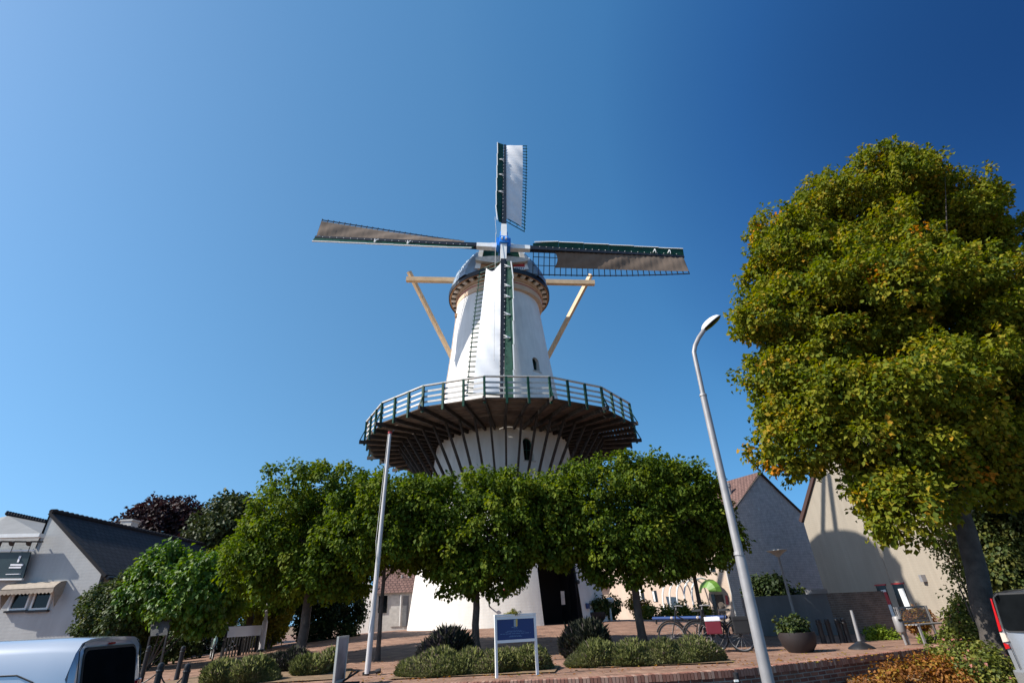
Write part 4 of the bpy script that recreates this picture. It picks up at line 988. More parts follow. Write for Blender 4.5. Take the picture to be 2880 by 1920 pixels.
# houses hidden behind the limes on the left
# ------------------------------------------------------------------ hedges, climbers and shrubs
shrub('wisteria', 'bright green wisteria mass of hanging leaves beside the dark house roof', 'climber', [pblob(470, 1640, 90, 18.6, 1, .95), pblob(560, 1640, 68, 18.2), pblob(400, 1690, 50, 18.4), pblob(590, 1690, 75, 18.4), pblob(520, 1690, 75, 18.2, 1, .7)], 15, 46, .15, M['vine'], 41, rc=.24, droop=.9, jit=.12, tonebias=.05)
shrub('hedge', 'dark green hedge against the right corner of the white house', 'hedge', [pblob(300, 1730, 62, 18.8, 1, 1.2), pblob(370, 1730, 70, 18.6, 1, 1.1), pblob(275, 1690, 30, 19), pblob(350, 1670, 42, 18.8)], 15, 46, .11, M['hedge'], 42, rc=.22, jit=.1)
shrub('hedge', 'dark shaded hedge behind the banner fence and the mint bicycle', 'hedge', [pblob(560, 1780, 75, 27, .5), pblob(660, 1760, 80, 27.5, .5), pblob(735, 1770, 55, 27.5, .5), pblob(480, 1800, 60, 24, .5), pblob(440, 1805, 55, 20.5, .3, .8), pblob(515, 1815, 50, 22.5, .4, .9), pblob(390, 1810, 50, 19.5, .3, .9)], 9, 46, .13, M['hedge'], 43, rc=.26)
shrub('yellow_bush', 'yellow-green bush glowing in the sun right of the white stub pole', 'bush', [pblob(775, 1730, 36, 23.0, 1, 1.2), pblob(760, 1760, 40, 23.2), pblob(800, 1720, 16, 23, 1, 1.6)], 22, 40, .11, M['yellowleaf'], 44, rc=.17, droop=-.5)
shrub('ivy_hedge', 'very dark clipped hedge behind the thick lime trunk', 'hedge', [pblob(890, 1725, 60, 25, .6), pblob(955, 1715, 62, 25.5, .6), pblob(1000, 1690, 30, 25.5, .6), pblob(985, 1740, 38, 25.5, .6), pblob(930, 1670, 60, 26, .6), pblob(850, 1700, 40, 26, .5)], 9, 50, .13, M['hedge'], 45, rc=.26, tonebias=-.2)
def lav(px, py, r, y, lab, seed, sz=.8, dark=False, n=5200, rx=1.25):
    c = at(px, py, y); g_ = gz(c.x, c.y); rr = r * c.dot(fw) / FPX
    root = thing('lavender_bush', (c.x, c.y, g_), lab, 'bush', 'lavender bushes along the front of the square')
    g = np.random.default_rng(seed); a = g.uniform(0, 2 * math.pi, n); q = np.sqrt(g.uniform(0, 1, n)); H = sz
    bx = c.x + rr * rx * q * np.cos(a) * .8; by = c.y + rr * q * np.sin(a) * .6
    hh = H * np.sqrt(np.maximum(.12, 1 - q ** 2.2)) * g.uniform(.65, 1.18, n) * (1 + .18 * np.sin(a * 3 + seed) + .12 * np.sin(bx * 9))
    T = np.stack([np.cos(a) * q * .75 + g.normal(size=n) * .16, np.sin(a) * q * .75 + g.normal(size=n) * .16, np.ones(n)], 1)
    k = 3; V = []; P0 = np.stack([bx, by, np.full(n, g_ - .02)], 1)
    # each stalk: lower blade and upper blade
    L = hh * 1.1; Tn = T / np.linalg.norm(T, axis=1, keepdims=True)
    mid = P0 + Tn * (L * .45)[:, None]
    P = np.concatenate([P0, mid, mid + Tn * (L * .2)[:, None], mid]); 
    T2 = np.concatenate([Tn, Tn + g.normal(size=(n, 3)) * .22, Tn + g.normal(size=(n, 3)) * .3, Tn + g.normal(size=(n, 3)) * .5])
    N = g.normal(size=(4 * n, 3)); N[:, 2] *= .3
    sz_ = np.concatenate([L * .5, L * .5, L * .28, L * .3])
    base = np.clip(g.normal(.5, .16, n) + .2 * (np.sin(bx * 5) * np.cos(by * 4)), 0, .8)
    tone = np.concatenate([base * .55, base, np.clip(base + g.uniform(0, .45, n), 0, 1), base])
    leaf_mesh('stalks', P, N, T2, sz_, tone, M['lavdark' if dark else 'lavleaf'], root, wide=.05)
    return root
LV = [(1240, 1880, 118, 12.9, 'broad lavender bush at the left end of the bed behind the blue sign', 0.40, 0), (1365, 1885, 95, 12.9, 'lavender bush in front of the straight lime trunk', 0.40, 0), (1470, 1885, 82, 13.0, 'lavender bush directly behind the blue information sign', 0.40, 0),
      (1250, 1850, 62, 14.3, 'dark seeded lavender bush peeping over the broad one', 0.66, 1),
      (1690, 1862, 95, 13.3, 'lavender bush at the left end of the bed near the pannier bicycles', 0.40, 0), (1800, 1862, 100, 13.1, 'lavender bush under the lime trunk in the right bed', 0.40, 0), (1905, 1862, 95, 13.1, 'lavender bush in the right bed in front of the red pannier', 0.40, 0), (1965, 1860, 70, 13.1, 'lavender bush at the right end of the bed in front of the black pannier', 0.40, 0),
      (1655, 1845, 62, 15.0, 'dark round lavender bush behind the left end of the right bed', 0.66, 1),
      (690, 1925, 85, 13.2, 'big green lavender bush left of the thick lime trunk', 0.40, 0), (620, 1945, 55, 13.0, 'lavender bush nearest the chain bollards', 0.40, 0), (800, 1880, 80, 15.5, 'dark withered lavender bush at the foot of the white stub pole', 0.42, 1), (868, 1915, 40, 14.0, 'small lavender bush left of the poster stand', 0.42, 0), (925, 1905, 26, 14.5, 'tiny grey-green lavender tuft behind the poster stand', 0.42, 0)]
for i, (a, b, r, y, lab, sz, dk) in enumerate(LV): lav(a, b, r, y, lab, 60 + i, sz, dark=bool(dk), n=int(2500 + r * 130))
# soil bed under the lavender
def bed(name, pts):
    mb = MB(); mb.face([(x, y, gz(x, y) + .022) for x, y in pts]); return tag(mb.build(name, M['soil']), kind='structure')
bed('soil_bed', [(-2.9, 12.35), (.55, 12.2), (.75, 13.6), (-1, 14.6), (-2.7, 14.5)]); bed('soil_bed', [(1.5, 12.7), (4.3, 12.5), (4.6, 13.8), (3, 14.6), (1.6, 15.4)]); bed('soil_bed', [(-8.6, 12.6), (-3.9, 12.9), (-4.4, 15), (-8.2, 16.2)])
# loose fallen leaves on the paving
g = np.random.default_rng(77); n = 900; X = g.uniform(-9, 9, n); Y = 11.6 + g.exponential(2.6, n); Zs = np.array([gz(a, b) for a, b in zip(X, Y)]) + .02
leaf_mesh('fallen_leaves', np.stack([X, Y, Zs], 1), np.tile([0, 0, 1.], (n, 1)) + g.normal(size=(n, 3)) * .15, np.stack([g.normal(size=n), g.normal(size=n), np.zeros(n)], 1), g.uniform(.04, .08, n), g.uniform(0, 1, n), M['orange'])
tag(bpy.data.objects['fallen_leaves'], kind='stuff')
# planting at the right
shrub('ball_shrub', 'rounded lime-green shrub at the foot of the beige house', 'shrub', [pblob(2485, 1790, 26, 17.2), pblob(2460, 1790, 18, 17.2)], 45, 40, .07, M['limegreen'], 46, rc=.12)
shrub('orange_shrub', 'orange and yellow autumn shrub behind the bench', 'shrub', [pblob(2580, 1740, 22, 17), pblob(2555, 1745, 18, 17), pblob(2600, 1735, 14, 17)], 45, 40, .07, M['orange'], 47, rc=.12)
shrub('rose_bush', 'tall flowering rose bush between the bench and the maple trunk', 'bush', [pblob(2715, 1730, 36, 14.6), pblob(2700, 1770, 38, 14.4), pblob(2730, 1800, 42, 14.2), pblob(2690, 1810, 28, 14.4)], 40, 36, .075, M['roseleaf'], 48, rc=.14, jit=.25)
shrub('low_shrub', 'small lime-green plant under the bench', 'shrub', [pblob(2610, 1800, 15, 15.2), pblob(2650, 1800, 14, 15.0)], 60, 36, .05, M['limegreen'], 49, rc=.1)
shrub('garden_bush', 'dark bush showing above the grey garden wall', 'bush', [pblob(2170, 1660, 36, 21), pblob(2150, 1680, 40, 21), pblob(2200, 1685, 36, 21), pblob(2245, 1690, 26, 21)], 15, 40, .13, M['hedge'], 50, rc=.22, tonebias=-.1)
shrub('yew_tree', 'dark green and yellowish tree filling the right edge behind the maple trunk', 'tree', [pblob(2800, 1540, 85, 17.5), pblob(2860, 1480, 80, 17), pblob(2870, 1600, 90, 17), pblob(2800, 1620, 60, 17.2), pblob(2950, 1540, 120, 17), pblob(2760, 1480, 40, 17.2)], 13, 44, .13, M['hedge'], 51, rc=.28, tonebias=.25)
shrub('hazel_shrub', 'thin twiggy shrub with small reddish leaves left of the maple trunk', 'shrub', [pblob(2665, 1540, 48, 14.0), pblob(2690, 1580, 42, 14), pblob(2650, 1500, 40, 14), pblob(2710, 1620, 30, 14), pblob(2700, 1660, 22, 14)], 12, 22, .08, M['roseleaf'], 52, rc=.22, jit=.4, inner=.5, tonebias=-.05, stem=True)
# island bed in front of the wall, bottom right
mb = MB(); pts = []
for k in range(25):
    t = k / 24; x = 6.4 + 8 * t; pts.append((x, edge_y(x) - .02))
fr_ = [(x, y - (1.2 + 1.9 * min(1, (x - 6.4) / 2.2)), STREET + .03) for x, y in pts]
for i in range(24):
    (xa, ya), (xb, yb) = pts[i], pts[i + 1]; za = -1.40
    A_, B_ = fr_[i], fr_[i + 1]
    mb.face([A_, B_, (xb, yb, za), (xa, ya, za)])
tag(mb.build('island_bed', M['soil'], smooth=True), kind='structure')
shrub('ground_cover_shrub', 'yellow and red-brown ground cover shrub at the foot of the maple', 'shrub', [pblob(2760, 1870, 55, 12.2), pblob(2700, 1880, 50, 12.4), pblob(2820, 1890, 45, 11.8), pblob(2660, 1850, 30, 13.0), pblob(2780, 1920, 55, 11.6)], 32, 34, .07, M['roseleaf'], 53, rc=.15, stem=False, tonebias=0)
shrub('ground_cover_shrub', 'rusty orange ground cover along the end of the brick wall', 'shrub', [pblob(2560, 1915, 45, 12.0), pblob(2640, 1905, 48, 12.2), pblob(2500, 1930, 36, 11.6), pblob(2700, 1930, 45, 11.8), pblob(2450, 1945, 36, 11.4)], 32, 34, .07, M['orange'], 54, rc=.15, stem=False, tonebias=-.1)
# shrubs before the pink house
shrub('garden_shrub', 'small thin-branched garden tree in front of the cream terraced house', 'shrub', [pblob(1800, 1710, 22, 34), pblob(1785, 1690, 14, 34), pblob(1815, 1720, 16, 34)], 10, 30, .14, M['orange'], 55, rc=.25, jit=.4, tonebias=.2)
shrub('garden_hedge', 'green garden hedge behind the blue rail', 'hedge', [pblob(1830, 1735, 22, 31), pblob(1880, 1738, 24, 31), pblob(1920, 1735, 28, 31), pblob(1965, 1720, 24, 31), pblob(1990, 1740, 20, 31)], 10, 40, .14, M['yellowleaf'], 56, rc=.25, tonebias=-.25)
shrub('garden_shrub', 'olive shrub behind the mushroom lamp right of the mill', 'shrub', [pblob(1720, 1700, 22, 33), pblob(1710, 1740, 22, 33)], 8, 40, .14, M['hedge'], 57, rc=.25, tonebias=.2)

# ------------------------------------------------------------------ poles, signs and lamps
fp0, fp1 = at(1033, 1893, 13.5), at(1097, 1219, 13.5)
root = thing('flagpole', (fp0.x, fp0.y, gz(fp0.x, fp0.y)), 'tall white flagpole with a red cap in front of the lime row', 'flagpole')
mb = MB(); mb.tube([fp0, fp0.lerp(fp1, .38), fp1], [.066, .058, .038], 16); mb.build('pole', M['polewhite'], root, smooth=True)
mb = MB(); mb.tube([fp1, fp1 + Vector((0, 0, .05))], [.055, .06], 14); mb.build('cap', M['red'], root)
mb = MB(); b_ = Vector((fp0.x, fp0.y, gz(fp0.x, fp0.y) - .05)); mb.tube([b_, fp0 + Vector((0, 0, .02))], [.05, .05], 10); mb.bar(fp0 + Vector((-.1, 0, 0)), fp0 + Vector((.22, -.02, .03)), .06, .07); mb.tube([fp0 + Vector((.2, -.02, .03)), fp0 + Vector((.3, -.02, .05))], .05, 10); mb.build('hinge_base', M['iron'], root)
mb = MB(); mb.tube([fp1 + Vector((-.05, -.02, -.02)), fp0.lerp(fp1, .5) + Vector((-.09, -.03, 0)), fp0.lerp(fp1, .35) + Vector((.03, -.1, 0)), fp0.lerp(fp1, .15) + Vector((-.06, -.07, 0))], .007, 5); mb.build('halyard', M['white_dirty'], root)
sp0, sp1 = at(734, 1828, 22), at(762, 1640, 22)
root = thing('white_pole', (sp0.x, sp0.y, sp0.z), 'short white pole with a thick sleeve right of the grey banner', 'pole'); m1 = sp0.lerp(sp1, .42)
mb = MB(); mb.tube([sp0, m1], [.10, .10], 12); mb.tube([m1, m1 + Vector((0, 0, .06)), sp1], [.10, .06, .055], 12); mb.build('pole', M['polewhite'], root, smooth=True)
mb = MB(); mb.lathe(sp0 + Vector((0, 0, -.1)), [(.18, 0), (.14, .12), (.11, .14)], 12); mb.build('base', M['iron'], root)

lb, ly = at(2161, 1920, 7.4), 7.4
root = thing('street_lamp', (lb.x, ly, STREET), 'tall grey steel street lamp with a curved neck and oval head', 'street lamp')
pts = [Vector((lb.x, ly, STREET))] + [at(x, y, ly) for x, y in ((2080, 1560), (1978, 1112))]
mb = MB(); mb.tube([pts[0], at(2158, 1905, ly), pts[1] + Vector((0, 0, -.05)), pts[1] + Vector((0, 0, .0)), pts[2]], [.076, .073, .067, .058, .048], 18)
nk = [at(x, y, ly) for x, y in ((1978, 1112), (1967, 1060), (1957, 1015), (1952, 990), (1955, 972), (1965, 950), (1980, 928))]
mb.tube(nk, [.036] * 7, 12); mb.build('pole', M['steel'], root, smooth=True)
mb = MB(); q_ = Vector((lb.x, ly, STREET + .75)); mb.box(q_ + Vector((0, -.072, 0)), .075, .012, .28); mb.build('access_door', M['steel'], root)
mb = MB(); mb.tube([at(1978, 1114, ly), at(1977, 1108, ly)], [.056, .052], 16); mb.tube([at(2079, 1562, ly) , at(2078, 1552, ly)], [.068, .064], 16); mb.build('collar', M['steel'], root)
hd = at(1980, 928, ly); tip = at(2024, 893, ly); dv = (tip - hd); L = dv.length; dv.normalize(); sd = Vector((0, -1, 0)); sd = (sd - dv * sd.dot(dv)).normalized(); nn = dv.cross(sd)
if nn.z < 0: nn = -nn
mb = MB(); rings = []
def headring(t, k, dz): return
nr = 14; ns = 16
def hprof(t): return math.sqrt(max(0, 1 - (2 * t - 1) ** 2)) ** .8
for sgn, nm, mm, hh in ((1, 'lamp_shell', 'white', .10), (-1, 'lamp_glass', 'glass', .035)):
    mb = MB(); g0 = []
    for i in range(nr + 1):
        t = i / nr; wdt = .15 * hprof(t) + .003; g0.append([hd + dv * (t * L * 1.05 - .02) + sd * math.cos(math.pi * j / ns) * wdt + nn * sgn * math.sin(math.pi * j / ns) * hh * hprof(t) for j in range(ns + 1)])
    for i in range(nr):
        for j in range(ns): mb.face([g0[i][j], g0[i + 1][j], g0[i + 1][j + 1], g0[i][j + 1]])
    mb.build(nm, M[mm], root, smooth=True)
mb = MB(); ring = [hd + dv * (t * L * 1.05 - .02) + sd * s_ * (.152 * hprof(t) + .004) for s_, rng in ((1, range(0, 15)), (-1, range(14, -1, -1))) for t in [i / 14 for i in rng]]; mb.tube(ring + ring[:1], .008, 6); mb.build('lamp_rim', M['iron'], root)

# information sign
sL, sR = Vector((at(1390, 1735, 11.75).x, 11.75)), Vector((at(1506, 1730, 12.05).x, 12.05)); zb_, zt_ = gz(0, 12) - .03, .0
root = thing('information_sign', (sL.x, sL.y, zb_), 'blue information board in a white frame on two legs before the lavender', 'sign')
u_ = Vector((sR.x - sL.x, sR.y - sL.y, 0)); Ws = u_.length; u_.normalize(); n_ = Vector((u_.y, -u_.x, 0)); Zv = Vector((0, 0, 1))
O_ = Vector((sL.x, sL.y, 0)); zp = -.455
for e in (0.025, Ws - .025):
    mb = MB(); mb.box(O_ + u_ * e + Zv * ((zb_ + zt_) / 2), .05, .05, zt_ - zb_, (u_, n_, Zv)); mb.build('leg', M['white'], root, bevel=.006)
mb = MB(); mb.box(O_ + u_ * Ws / 2 + Zv * (zt_ + .012), Ws, .075, .03, (u_, n_, Zv)); mb.box(O_ + u_ * Ws / 2 + Zv * (zt_ - .035), Ws - .1, .05, .06, (u_, n_, Zv)); mb.box(O_ + u_ * Ws / 2 + Zv * zp, Ws - .1, .052, .05, (u_, n_, Zv)); mb.build('frame', M['white'], root)
mb = MB(); hp = zt_ - .065 - (zp + .025); mb.box(O_ + u_ * Ws / 2 + Zv * (zp + .025 + hp / 2), Ws - .1, .02, hp, (u_, n_, Zv)); pn = mb.build('panel', M['panelblue'], root)
mb = MB(); g = random.Random(12)
def dash(v, w0, w1, h, word=.03):
    x = w0
    while x < w1:
        ww = min(g.uniform(.6, 1.6) * word, w1 - x); mb.box(O_ + u_ * (Ws * x_(x)) + n_ * .012 + Zv * (zp + .025 + hp * v), ww * 1, .004, h, (u_, n_, Zv)); x += ww + .010
def x_(x): return x / Ws
for v, a, b, h in ((.60, .38, .50, .014), (.52, .42, .50, .007), (.42, .28, .60, .008), (.375, .24, .66, .008), (.29, .14, .78, .010), (.18, .34, .58, .008), (.14, .32, .60, .008)): dash(v, a, b, h)
mb.build('lettering', M['signtext'], pn)
mb = MB(); c_ = O_ + u_ * .455 + n_ * .013 + Zv * (zp + .025 + hp * .80)
mb.prism([c_ + u_ * a + Zv * b for a, b in ((-.045, -.055), (.0, -.07), (.0, .065), (-.04, .06))], n_ * .004); mb.build('crest', M['zinc'], pn)
mb = MB(); mb.prism([c_ + u_ * a + Zv * b for a, b in ((.002, -.07), (.035, -.055), (.04, .065), (.002, .07))], n_ * .004); mb.build('crest', M['gold'], pn)
# flowers left on the sign top (a small arrangement in front of the mill)
root = thing('flower_arrangement', (O_ + u_ * .4 + Zv * (zt_ + .027)), 'small yellow and white flower arrangement on top of the blue sign', 'flowers')
oc = O_ + u_ * .40 + Zv * (zt_ + .05)
crown('flowers', [((oc.x, oc.y, oc.z), (.10, .04, .035)), ((oc.x - .09, oc.y, oc.z - .015), (.08, .03, .02)), ((oc.x + .02, oc.y, oc.z + .03), (.04, .03, .04))], 900, 10, .022, M['yellowleaf'], root, 90, rc=.018)
crown('petals', [((oc.x + .13, oc.y, oc.z + .0), (.05, .03, .03))], 900, 8, .022, M['white_dirty'], root, 91, rc=.018)

# poster stand seen from the side
pA, pB = at(939, 1900, 11.35), at(968, 1885, 11.75); zg = gz(-3.6, 11.5)
u_ = Vector((pB.x - pA.x, pB.y - pA.y, 0)); Wp = .60; u_ = Vector((.03, 1, 0)).normalized(); n_ = Vector((u_.y, -u_.x, 0)); O_ = Vector((pA.x, pA.y, 0)); z0, z1 = zg + .06, -.22
root = thing('poster_stand', (O_.x, O_.y, zg), 'narrow grey framed poster stand turned almost edge-on beside the flagpole', 'poster stand')
mb = MB()
for e in (0.02, Wp - .02): mb.box(O_ + u_ * e + Zv * (z0 + z1) / 2, .04, .04, z1 - z0, (u_, n_, Zv))
for e in (z0 + .02, z1 - .02): mb.box(O_ + u_ * Wp / 2 + Zv * e, Wp - .08, .04, .04, (u_, n_, Zv))
mb.build('frame', M['white_dirty'], root)
mb = MB(); mb.box(O_ + u_ * Wp / 2 + Zv * (z0 + z1) / 2, Wp - .08, .015, z1 - z0 - .08, (u_, n_, Zv)); mb.build('poster', M['posterpic'], root)
mb = MB(); c_ = O_ + u_ * Wp * .8; mb.bar(c_ - n_ * .35 + Zv * (zg + .03), c_ + n_ * .35 + Zv * (zg + .03), .04, .05); mb.bar(c_ + Zv * (zg + .05), c_ + n_ * .32 + Zv * (zg + .22), .035, .035); c_ = O_ + u_ * Wp * .2; mb.bar(c_ - n_ * .3 + Zv * (zg + .03), c_ + n_ * .3 + Zv * (zg + .03), .04, .05); mb.build('foot', M['iron'], root)

# chain bollards at the left
def bollard(x, y, h, lab, grp='dark chain bollards left of the square', nm='chain_bollard', r=.055, zb=None):
    zg = gz(x, y) - .05 if zb is None else zb; root = thing(nm, (x, y, zg), lab, 'bollard', grp)
    mb = MB(); mb.lathe((x, y, zg), [(r * 1.15, 0), (r, .1), (r * .92, h - .06), (r * 1.0, h - .04), (r * .8, h), (0, h + .02)], 14); mb.build('post', M['iron'], root, smooth=True)
    mb = MB(); mb.lathe((x, y, zg + h - .13), [(r * 1.05, 0), (r * 1.15, .02), (r * 1.05, .04)], 12); mb.build('collar', M['iron'], root)
    return Vector((x, y, zg + h - .11))
BT = []
for px, py, y, h, lab in ((455, 1864, 10.4, .80, 'dark chain bollard closest to the silver van'), (530, 1866, 10.4, .80, 'dark chain bollard second from the silver van'), (517, 1817, 14.5, .85, 'dark chain bollard standing behind the two nearest ones'), (421, 1816, 14.5, .85, 'dark chain bollard seen just past the corner of the silver van')):
    p = at(px, py, y); BT.append(bollard(p.x, p.y, p.z - (gz(p.x, p.y) - .05), lab))
def chain(a, b, sag, lab):
    mb = MB(); n = 16; pts = [a.lerp(b, i / n) + Vector((0, 0, -sag * (1 - (2 * i / n - 1) ** 2))) for i in range(n + 1)]
    for i in range(n): mb.tube([pts[i], pts[i].lerp(pts[i + 1], .92)], [.012, .012], 6)
    tag(mb.build('chain', M['iron']), lab, 'chain')
chain(BT[0], BT[1], .22, 'sagging chain between the two nearest bollards'); chain(BT[0], Vector((-7.2, 10.2, BT[0].z)), .2, 'chain running from the nearest bollard behind the silver van')

# banner fence and cycle rack
bA, bB = at(624, 1840, 20.6), at(722, 1820, 22.2); 
root = thing('banner_fence', (bA.x, bA.y, gz(bA.x, bA.y)), 'dark slatted fence carrying a long blank grey banner', 'fence')
d_ = Vector((bB.x - bA.x, bB.y - bA.y, 0)); L = d_.length; d_.normalize(); n_ = Vector((d_.y, -d_.x, 0)); zg = -1.06; Ob = Vector((bA.x, bA.y, 0))
zt_ = at(622, 1762, 20.6).z; zbn = at(624, 1792, 20.6).z
for e in (0, L / 2, L): mb = MB(); mb.box(Ob + d_ * e + Zv * (zg + zt_) / 2, .08, .08, zt_ - zg, (d_, n_, Zv)); mb.build('post', M['iron'], root)
for k in range(12): mb = MB(); mb.box(Ob + d_ * (L * (k + .5) / 12) - n_ * .02 + Zv * (zg + zbn) / 2, .05, .03, zbn - zg, (d_, n_, Zv)); mb.build('slat', M['iron'], root)
mb = MB(); mb.box(Ob + d_ * L / 2 + n_ * .06 + Zv * (zt_ + zbn) / 2, L, .02, zt_ - zbn, (d_, n_, Zv)); mb.build('banner', M['banner'], root)

# ------------------------------------------------------------------ bicycles
def bicycle(name, O, ang, lab, frame_m, panniers=(), front_view=False, s=1.0):
    O = Vector(O); f = Vector((math.cos(ang), math.sin(ang), 0)); l = Vector((-f.y, f.x, 0)); root = thing(name, O, lab, 'bicycle', 'parked bicycles')
    def P(a, b, c): return O + f * a * s + l * b * s + Zv * c * s
    for a, nm in ((0, 'wheel'), (1.06, 'wheel')):
        mb = MB(); ring = [P(a + .34 * math.cos(t), 0, .35 + .34 * math.sin(t)) for t in [2 * math.pi * k / 28 for k in range(29)]]; mb.tube(ring, .020, 8, cap=False); wl = mb.build(nm, M['rubber'], root, smooth=True)
        mb = MB(); ring = [P(a + .315 * math.cos(t), 0, .35 + .315 * math.sin(t)) for t in [2 * math.pi * k / 28 for k in range(29)]]; mb.tube(ring, .010, 6, cap=False)
        for k in range(14): t = 2 * math.pi * k / 14; mb.tube([P(a, 0, .35), P(a + .31 * math.cos(t), 0, .35 + .31 * math.sin(t))], .003, 4)
        mb.tube([P(a, -.05, .35), P(a, .05, .35)], .02, 8); mb.build('rim', M['steel'], wl)
        mb = MB(); arc = [P(a + .385 * math.cos(t), 0, .35 + .385 * math.sin(t)) for t in [R(20 + 160 * k / 14) for k in range(15)]]; mb.tube(arc, .022, 6); mb.build('mudguard', frame_m, root)
    mb = MB(); bb, st, hdp, sh = P(.46, 0, .30), P(.30, 0, .85), P(.86, 0, .90), P(.90, 0, .78)
    for a, b, r_ in ((bb, st, .017), (bb, sh, .019), (P(.38, 0, .58), P(.87, 0, .86), .016), (hdp + Zv * .08 * s, sh, .019), (sh, P(1.06, .05, .35), .013), (sh, P(1.06, -.05, .35), .013), (bb, P(0, .05, .35), .011), (bb, P(0, -.05, .35), .011), (P(.34, 0, .70), P(0, .05, .35), .009), (P(.34, 0, .70), P(0, -.05, .35), .009)): mb.tube([a, b], r_ * s, 8)
    mb.build('frame', frame_m, root)
    mb = MB(); mb.tube([P(.84, 0, .98), P(.83, 0, 1.06)], .014, 8); mb.tube([P(.66, .28, 1.06), P(.78, .27, 1.08), P(.86, .12, 1.07), P(.86, -.12, 1.07), P(.78, -.27, 1.08), P(.66, -.28, 1.06)], .013, 8); mb.build('handlebar', M['steel'], root)
    mb = MB(); mb.prism([P(.16, -.09, .92), P(.22, -.10, .93), P(.44, -.02, .92), P(.44, .02, .92), P(.22, .10, .93), P(.16, .09, .92)], Zv * .05); mb.tube([P(.30, 0, .84), P(.29, 0, .93)], .014, 8); mb.build('saddle', M['plastic'], root)
    mb = MB(); mb.bar(P(-.22, .05, .76), P(.24, .05, .76), .012, .012); mb.bar(P(-.22, -.05, .76), P(.24, -.05, .76), .012, .012); mb.bar(P(-.15, .05, .76), P(0, .06, .36), .010, .010); mb.bar(P(-.15, -.05, .76), P(0, -.06, .36), .010, .010); mb.build('luggage_rack', M['iron'], root)
    mb = MB(); mb.tube([P(.46, -.06, .30), P(.46, .06, .30)], .03, 8); mb.tube([P(.46, .07, .30), P(.56, .07, .17)], .010, 6); mb.tube([P(.46, -.07, .30), P(.36, -.07, .43)], .010, 6); mb.box(P(.57, .12, .165), .08, .09, .02); mb.box(P(.35, -.12, .44), .08, .09, .02); mb.build('crank', M['iron'], root)
    mb = MB(); mb.lathe(P(.96, 0, .80), [(.03, 0), (.04, .04), (0, .07)], 10, axis=f); mb.build('headlight', M['clearlight'], root)
    for mm in panniers:
        for sd in (1, -1):
            mb = MB(); c_ = P(-.02, .13 * sd, .58); mb.box(c_, .38 * s, .15 * s, .36 * s, (f, l, Zv)); pn_ = mb.build('pannier', M[mm], root, bevel=.025)
            mb = MB(); mb.box(c_ + Zv * .16 * s + l * sd * .006, .385 * s, .155 * s, .10 * s, (f, l, Zv)); mb.build('pannier_flap', M['banner' if mm == 'panred' else mm], pn_, bevel=.02)
    return root
p = at(594, 1852, 20.4); bicycle('bicycle', (p.x - .5, p.y + .85, gz(p.x, p.y)), R(-58), 'mint-coloured bicycle parked nose-on beside the grey banner', M['bikemint'], s=1.05)
p = at(1995, 1800, 15.2); bicycle('bicycle', (p.x + .15, p.y, gz(p.x, p.y)), R(165), 'bicycle with red panniers behind the right lavender bed', M['iron'], ('panred',), s=1.0)
p = at(2082, 1822, 15.0); bicycle('bicycle', (p.x + .1, p.y, gz(p.x, p.y)), R(170), 'black bicycle with large black panniers left of the street lamp', M['iron'], ('panblack',), s=1.0)
mb = MB(); a_, b_ = at(1837, 1738, 24), at(2044, 1734, 21); root = thing('blue_rail', (a_.x, a_.y, -1), 'long bright blue horizontal rail behind the bicycles', 'rail')
mb.tube([a_, b_], .06, 10); mb.build('bar', M['rail_blue'], root)
for t in (.04, .5, .96): q = a_.lerp(b_, t); mb = MB(); mb.tube([q, Vector((q.x, q.y, gz(q.x, q.y) - .05))], .04, 8); mb.build('post', M['iron'], root)

# ------------------------------------------------------------------ planters, bench, bollards, lamps on the right
def planter(px, py, y, r, h, lab, seed, ls=.06, m='hedge', blobs=None):
    p = at(px, py, y); zg = gz(p.x, p.y); root = thing('planter', (p.x, p.y, zg), lab, 'planter')
    mb = MB(); mb.lathe((p.x, p.y, zg), [(r * .62, 0), (r * .9, h * .35), (r * 1.0, h * .75), (r * .98, h), (r * .9, h), (r * .88, h - .05), (0, h - .06)], 24); mb.build('pot', M['terracotta'], root, smooth=True)
    tag(root)
    pr = thing('potted_plant', (p.x, p.y, zg + h - .06), 'dark leafy plant growing in the ' + lab, 'plant')
    crown('foliage', blobs(p.x, p.y, zg + h) , 45, 30, ls, M[m], pr, seed, rc=.12, jit=.3, outl=.8)
    return root
planter(2250, 1822, 14.3, .42, .42, 'large round dark planter in front of the garden wall', 71, blobs=lambda x, y, z: [((x - .05, y, z + .12), (.26, .24, .16)), ((x + .12, y, z + .1), (.2, .2, .18)), ((x - .2, y, z + .04), (.16, .2, .1))], ls=.08)
planter(1674, 1752, 27.0, .55, .42, 'wide dark planter beside the mill doorway', 72, blobs=lambda x, y, z: [((x - .3, y, z + .18), (.38, .3, .26)), ((x + .3, y, z + .22), (.36, .3, .3))], ls=.12)
for px, px2, lab in ((2303, 2318, 'dark short bollard nearest the round planter'), (2327, 2343, 'dark short bollard second from the round planter'), (2358, 2372, 'brownish wooden bollard left of the tall sloping post'), (2378, 2390, 'brownish wooden bollard next to the tall sloping post')):
    p = at(px2, 1806, 16.6); bollard(p.x, p.y, .64, lab, 'short bollards before the garden wall', 'bollard', r=.07)
p0, p1 = at(2424, 1822, 14.5), at(2394, 1715, 14.5); root = thing('steel_post', (p0.x, p0.y, gz(p0.x, p0.y)), 'slim grey steel post on a dark cone foot', 'post')
mb = MB(); mb.tube([Vector((p0.x, p0.y, gz(p0.x, p0.y) + .1)), p1], [.045, .035], 12); mb.build('tube', M['steel'], root, smooth=True)
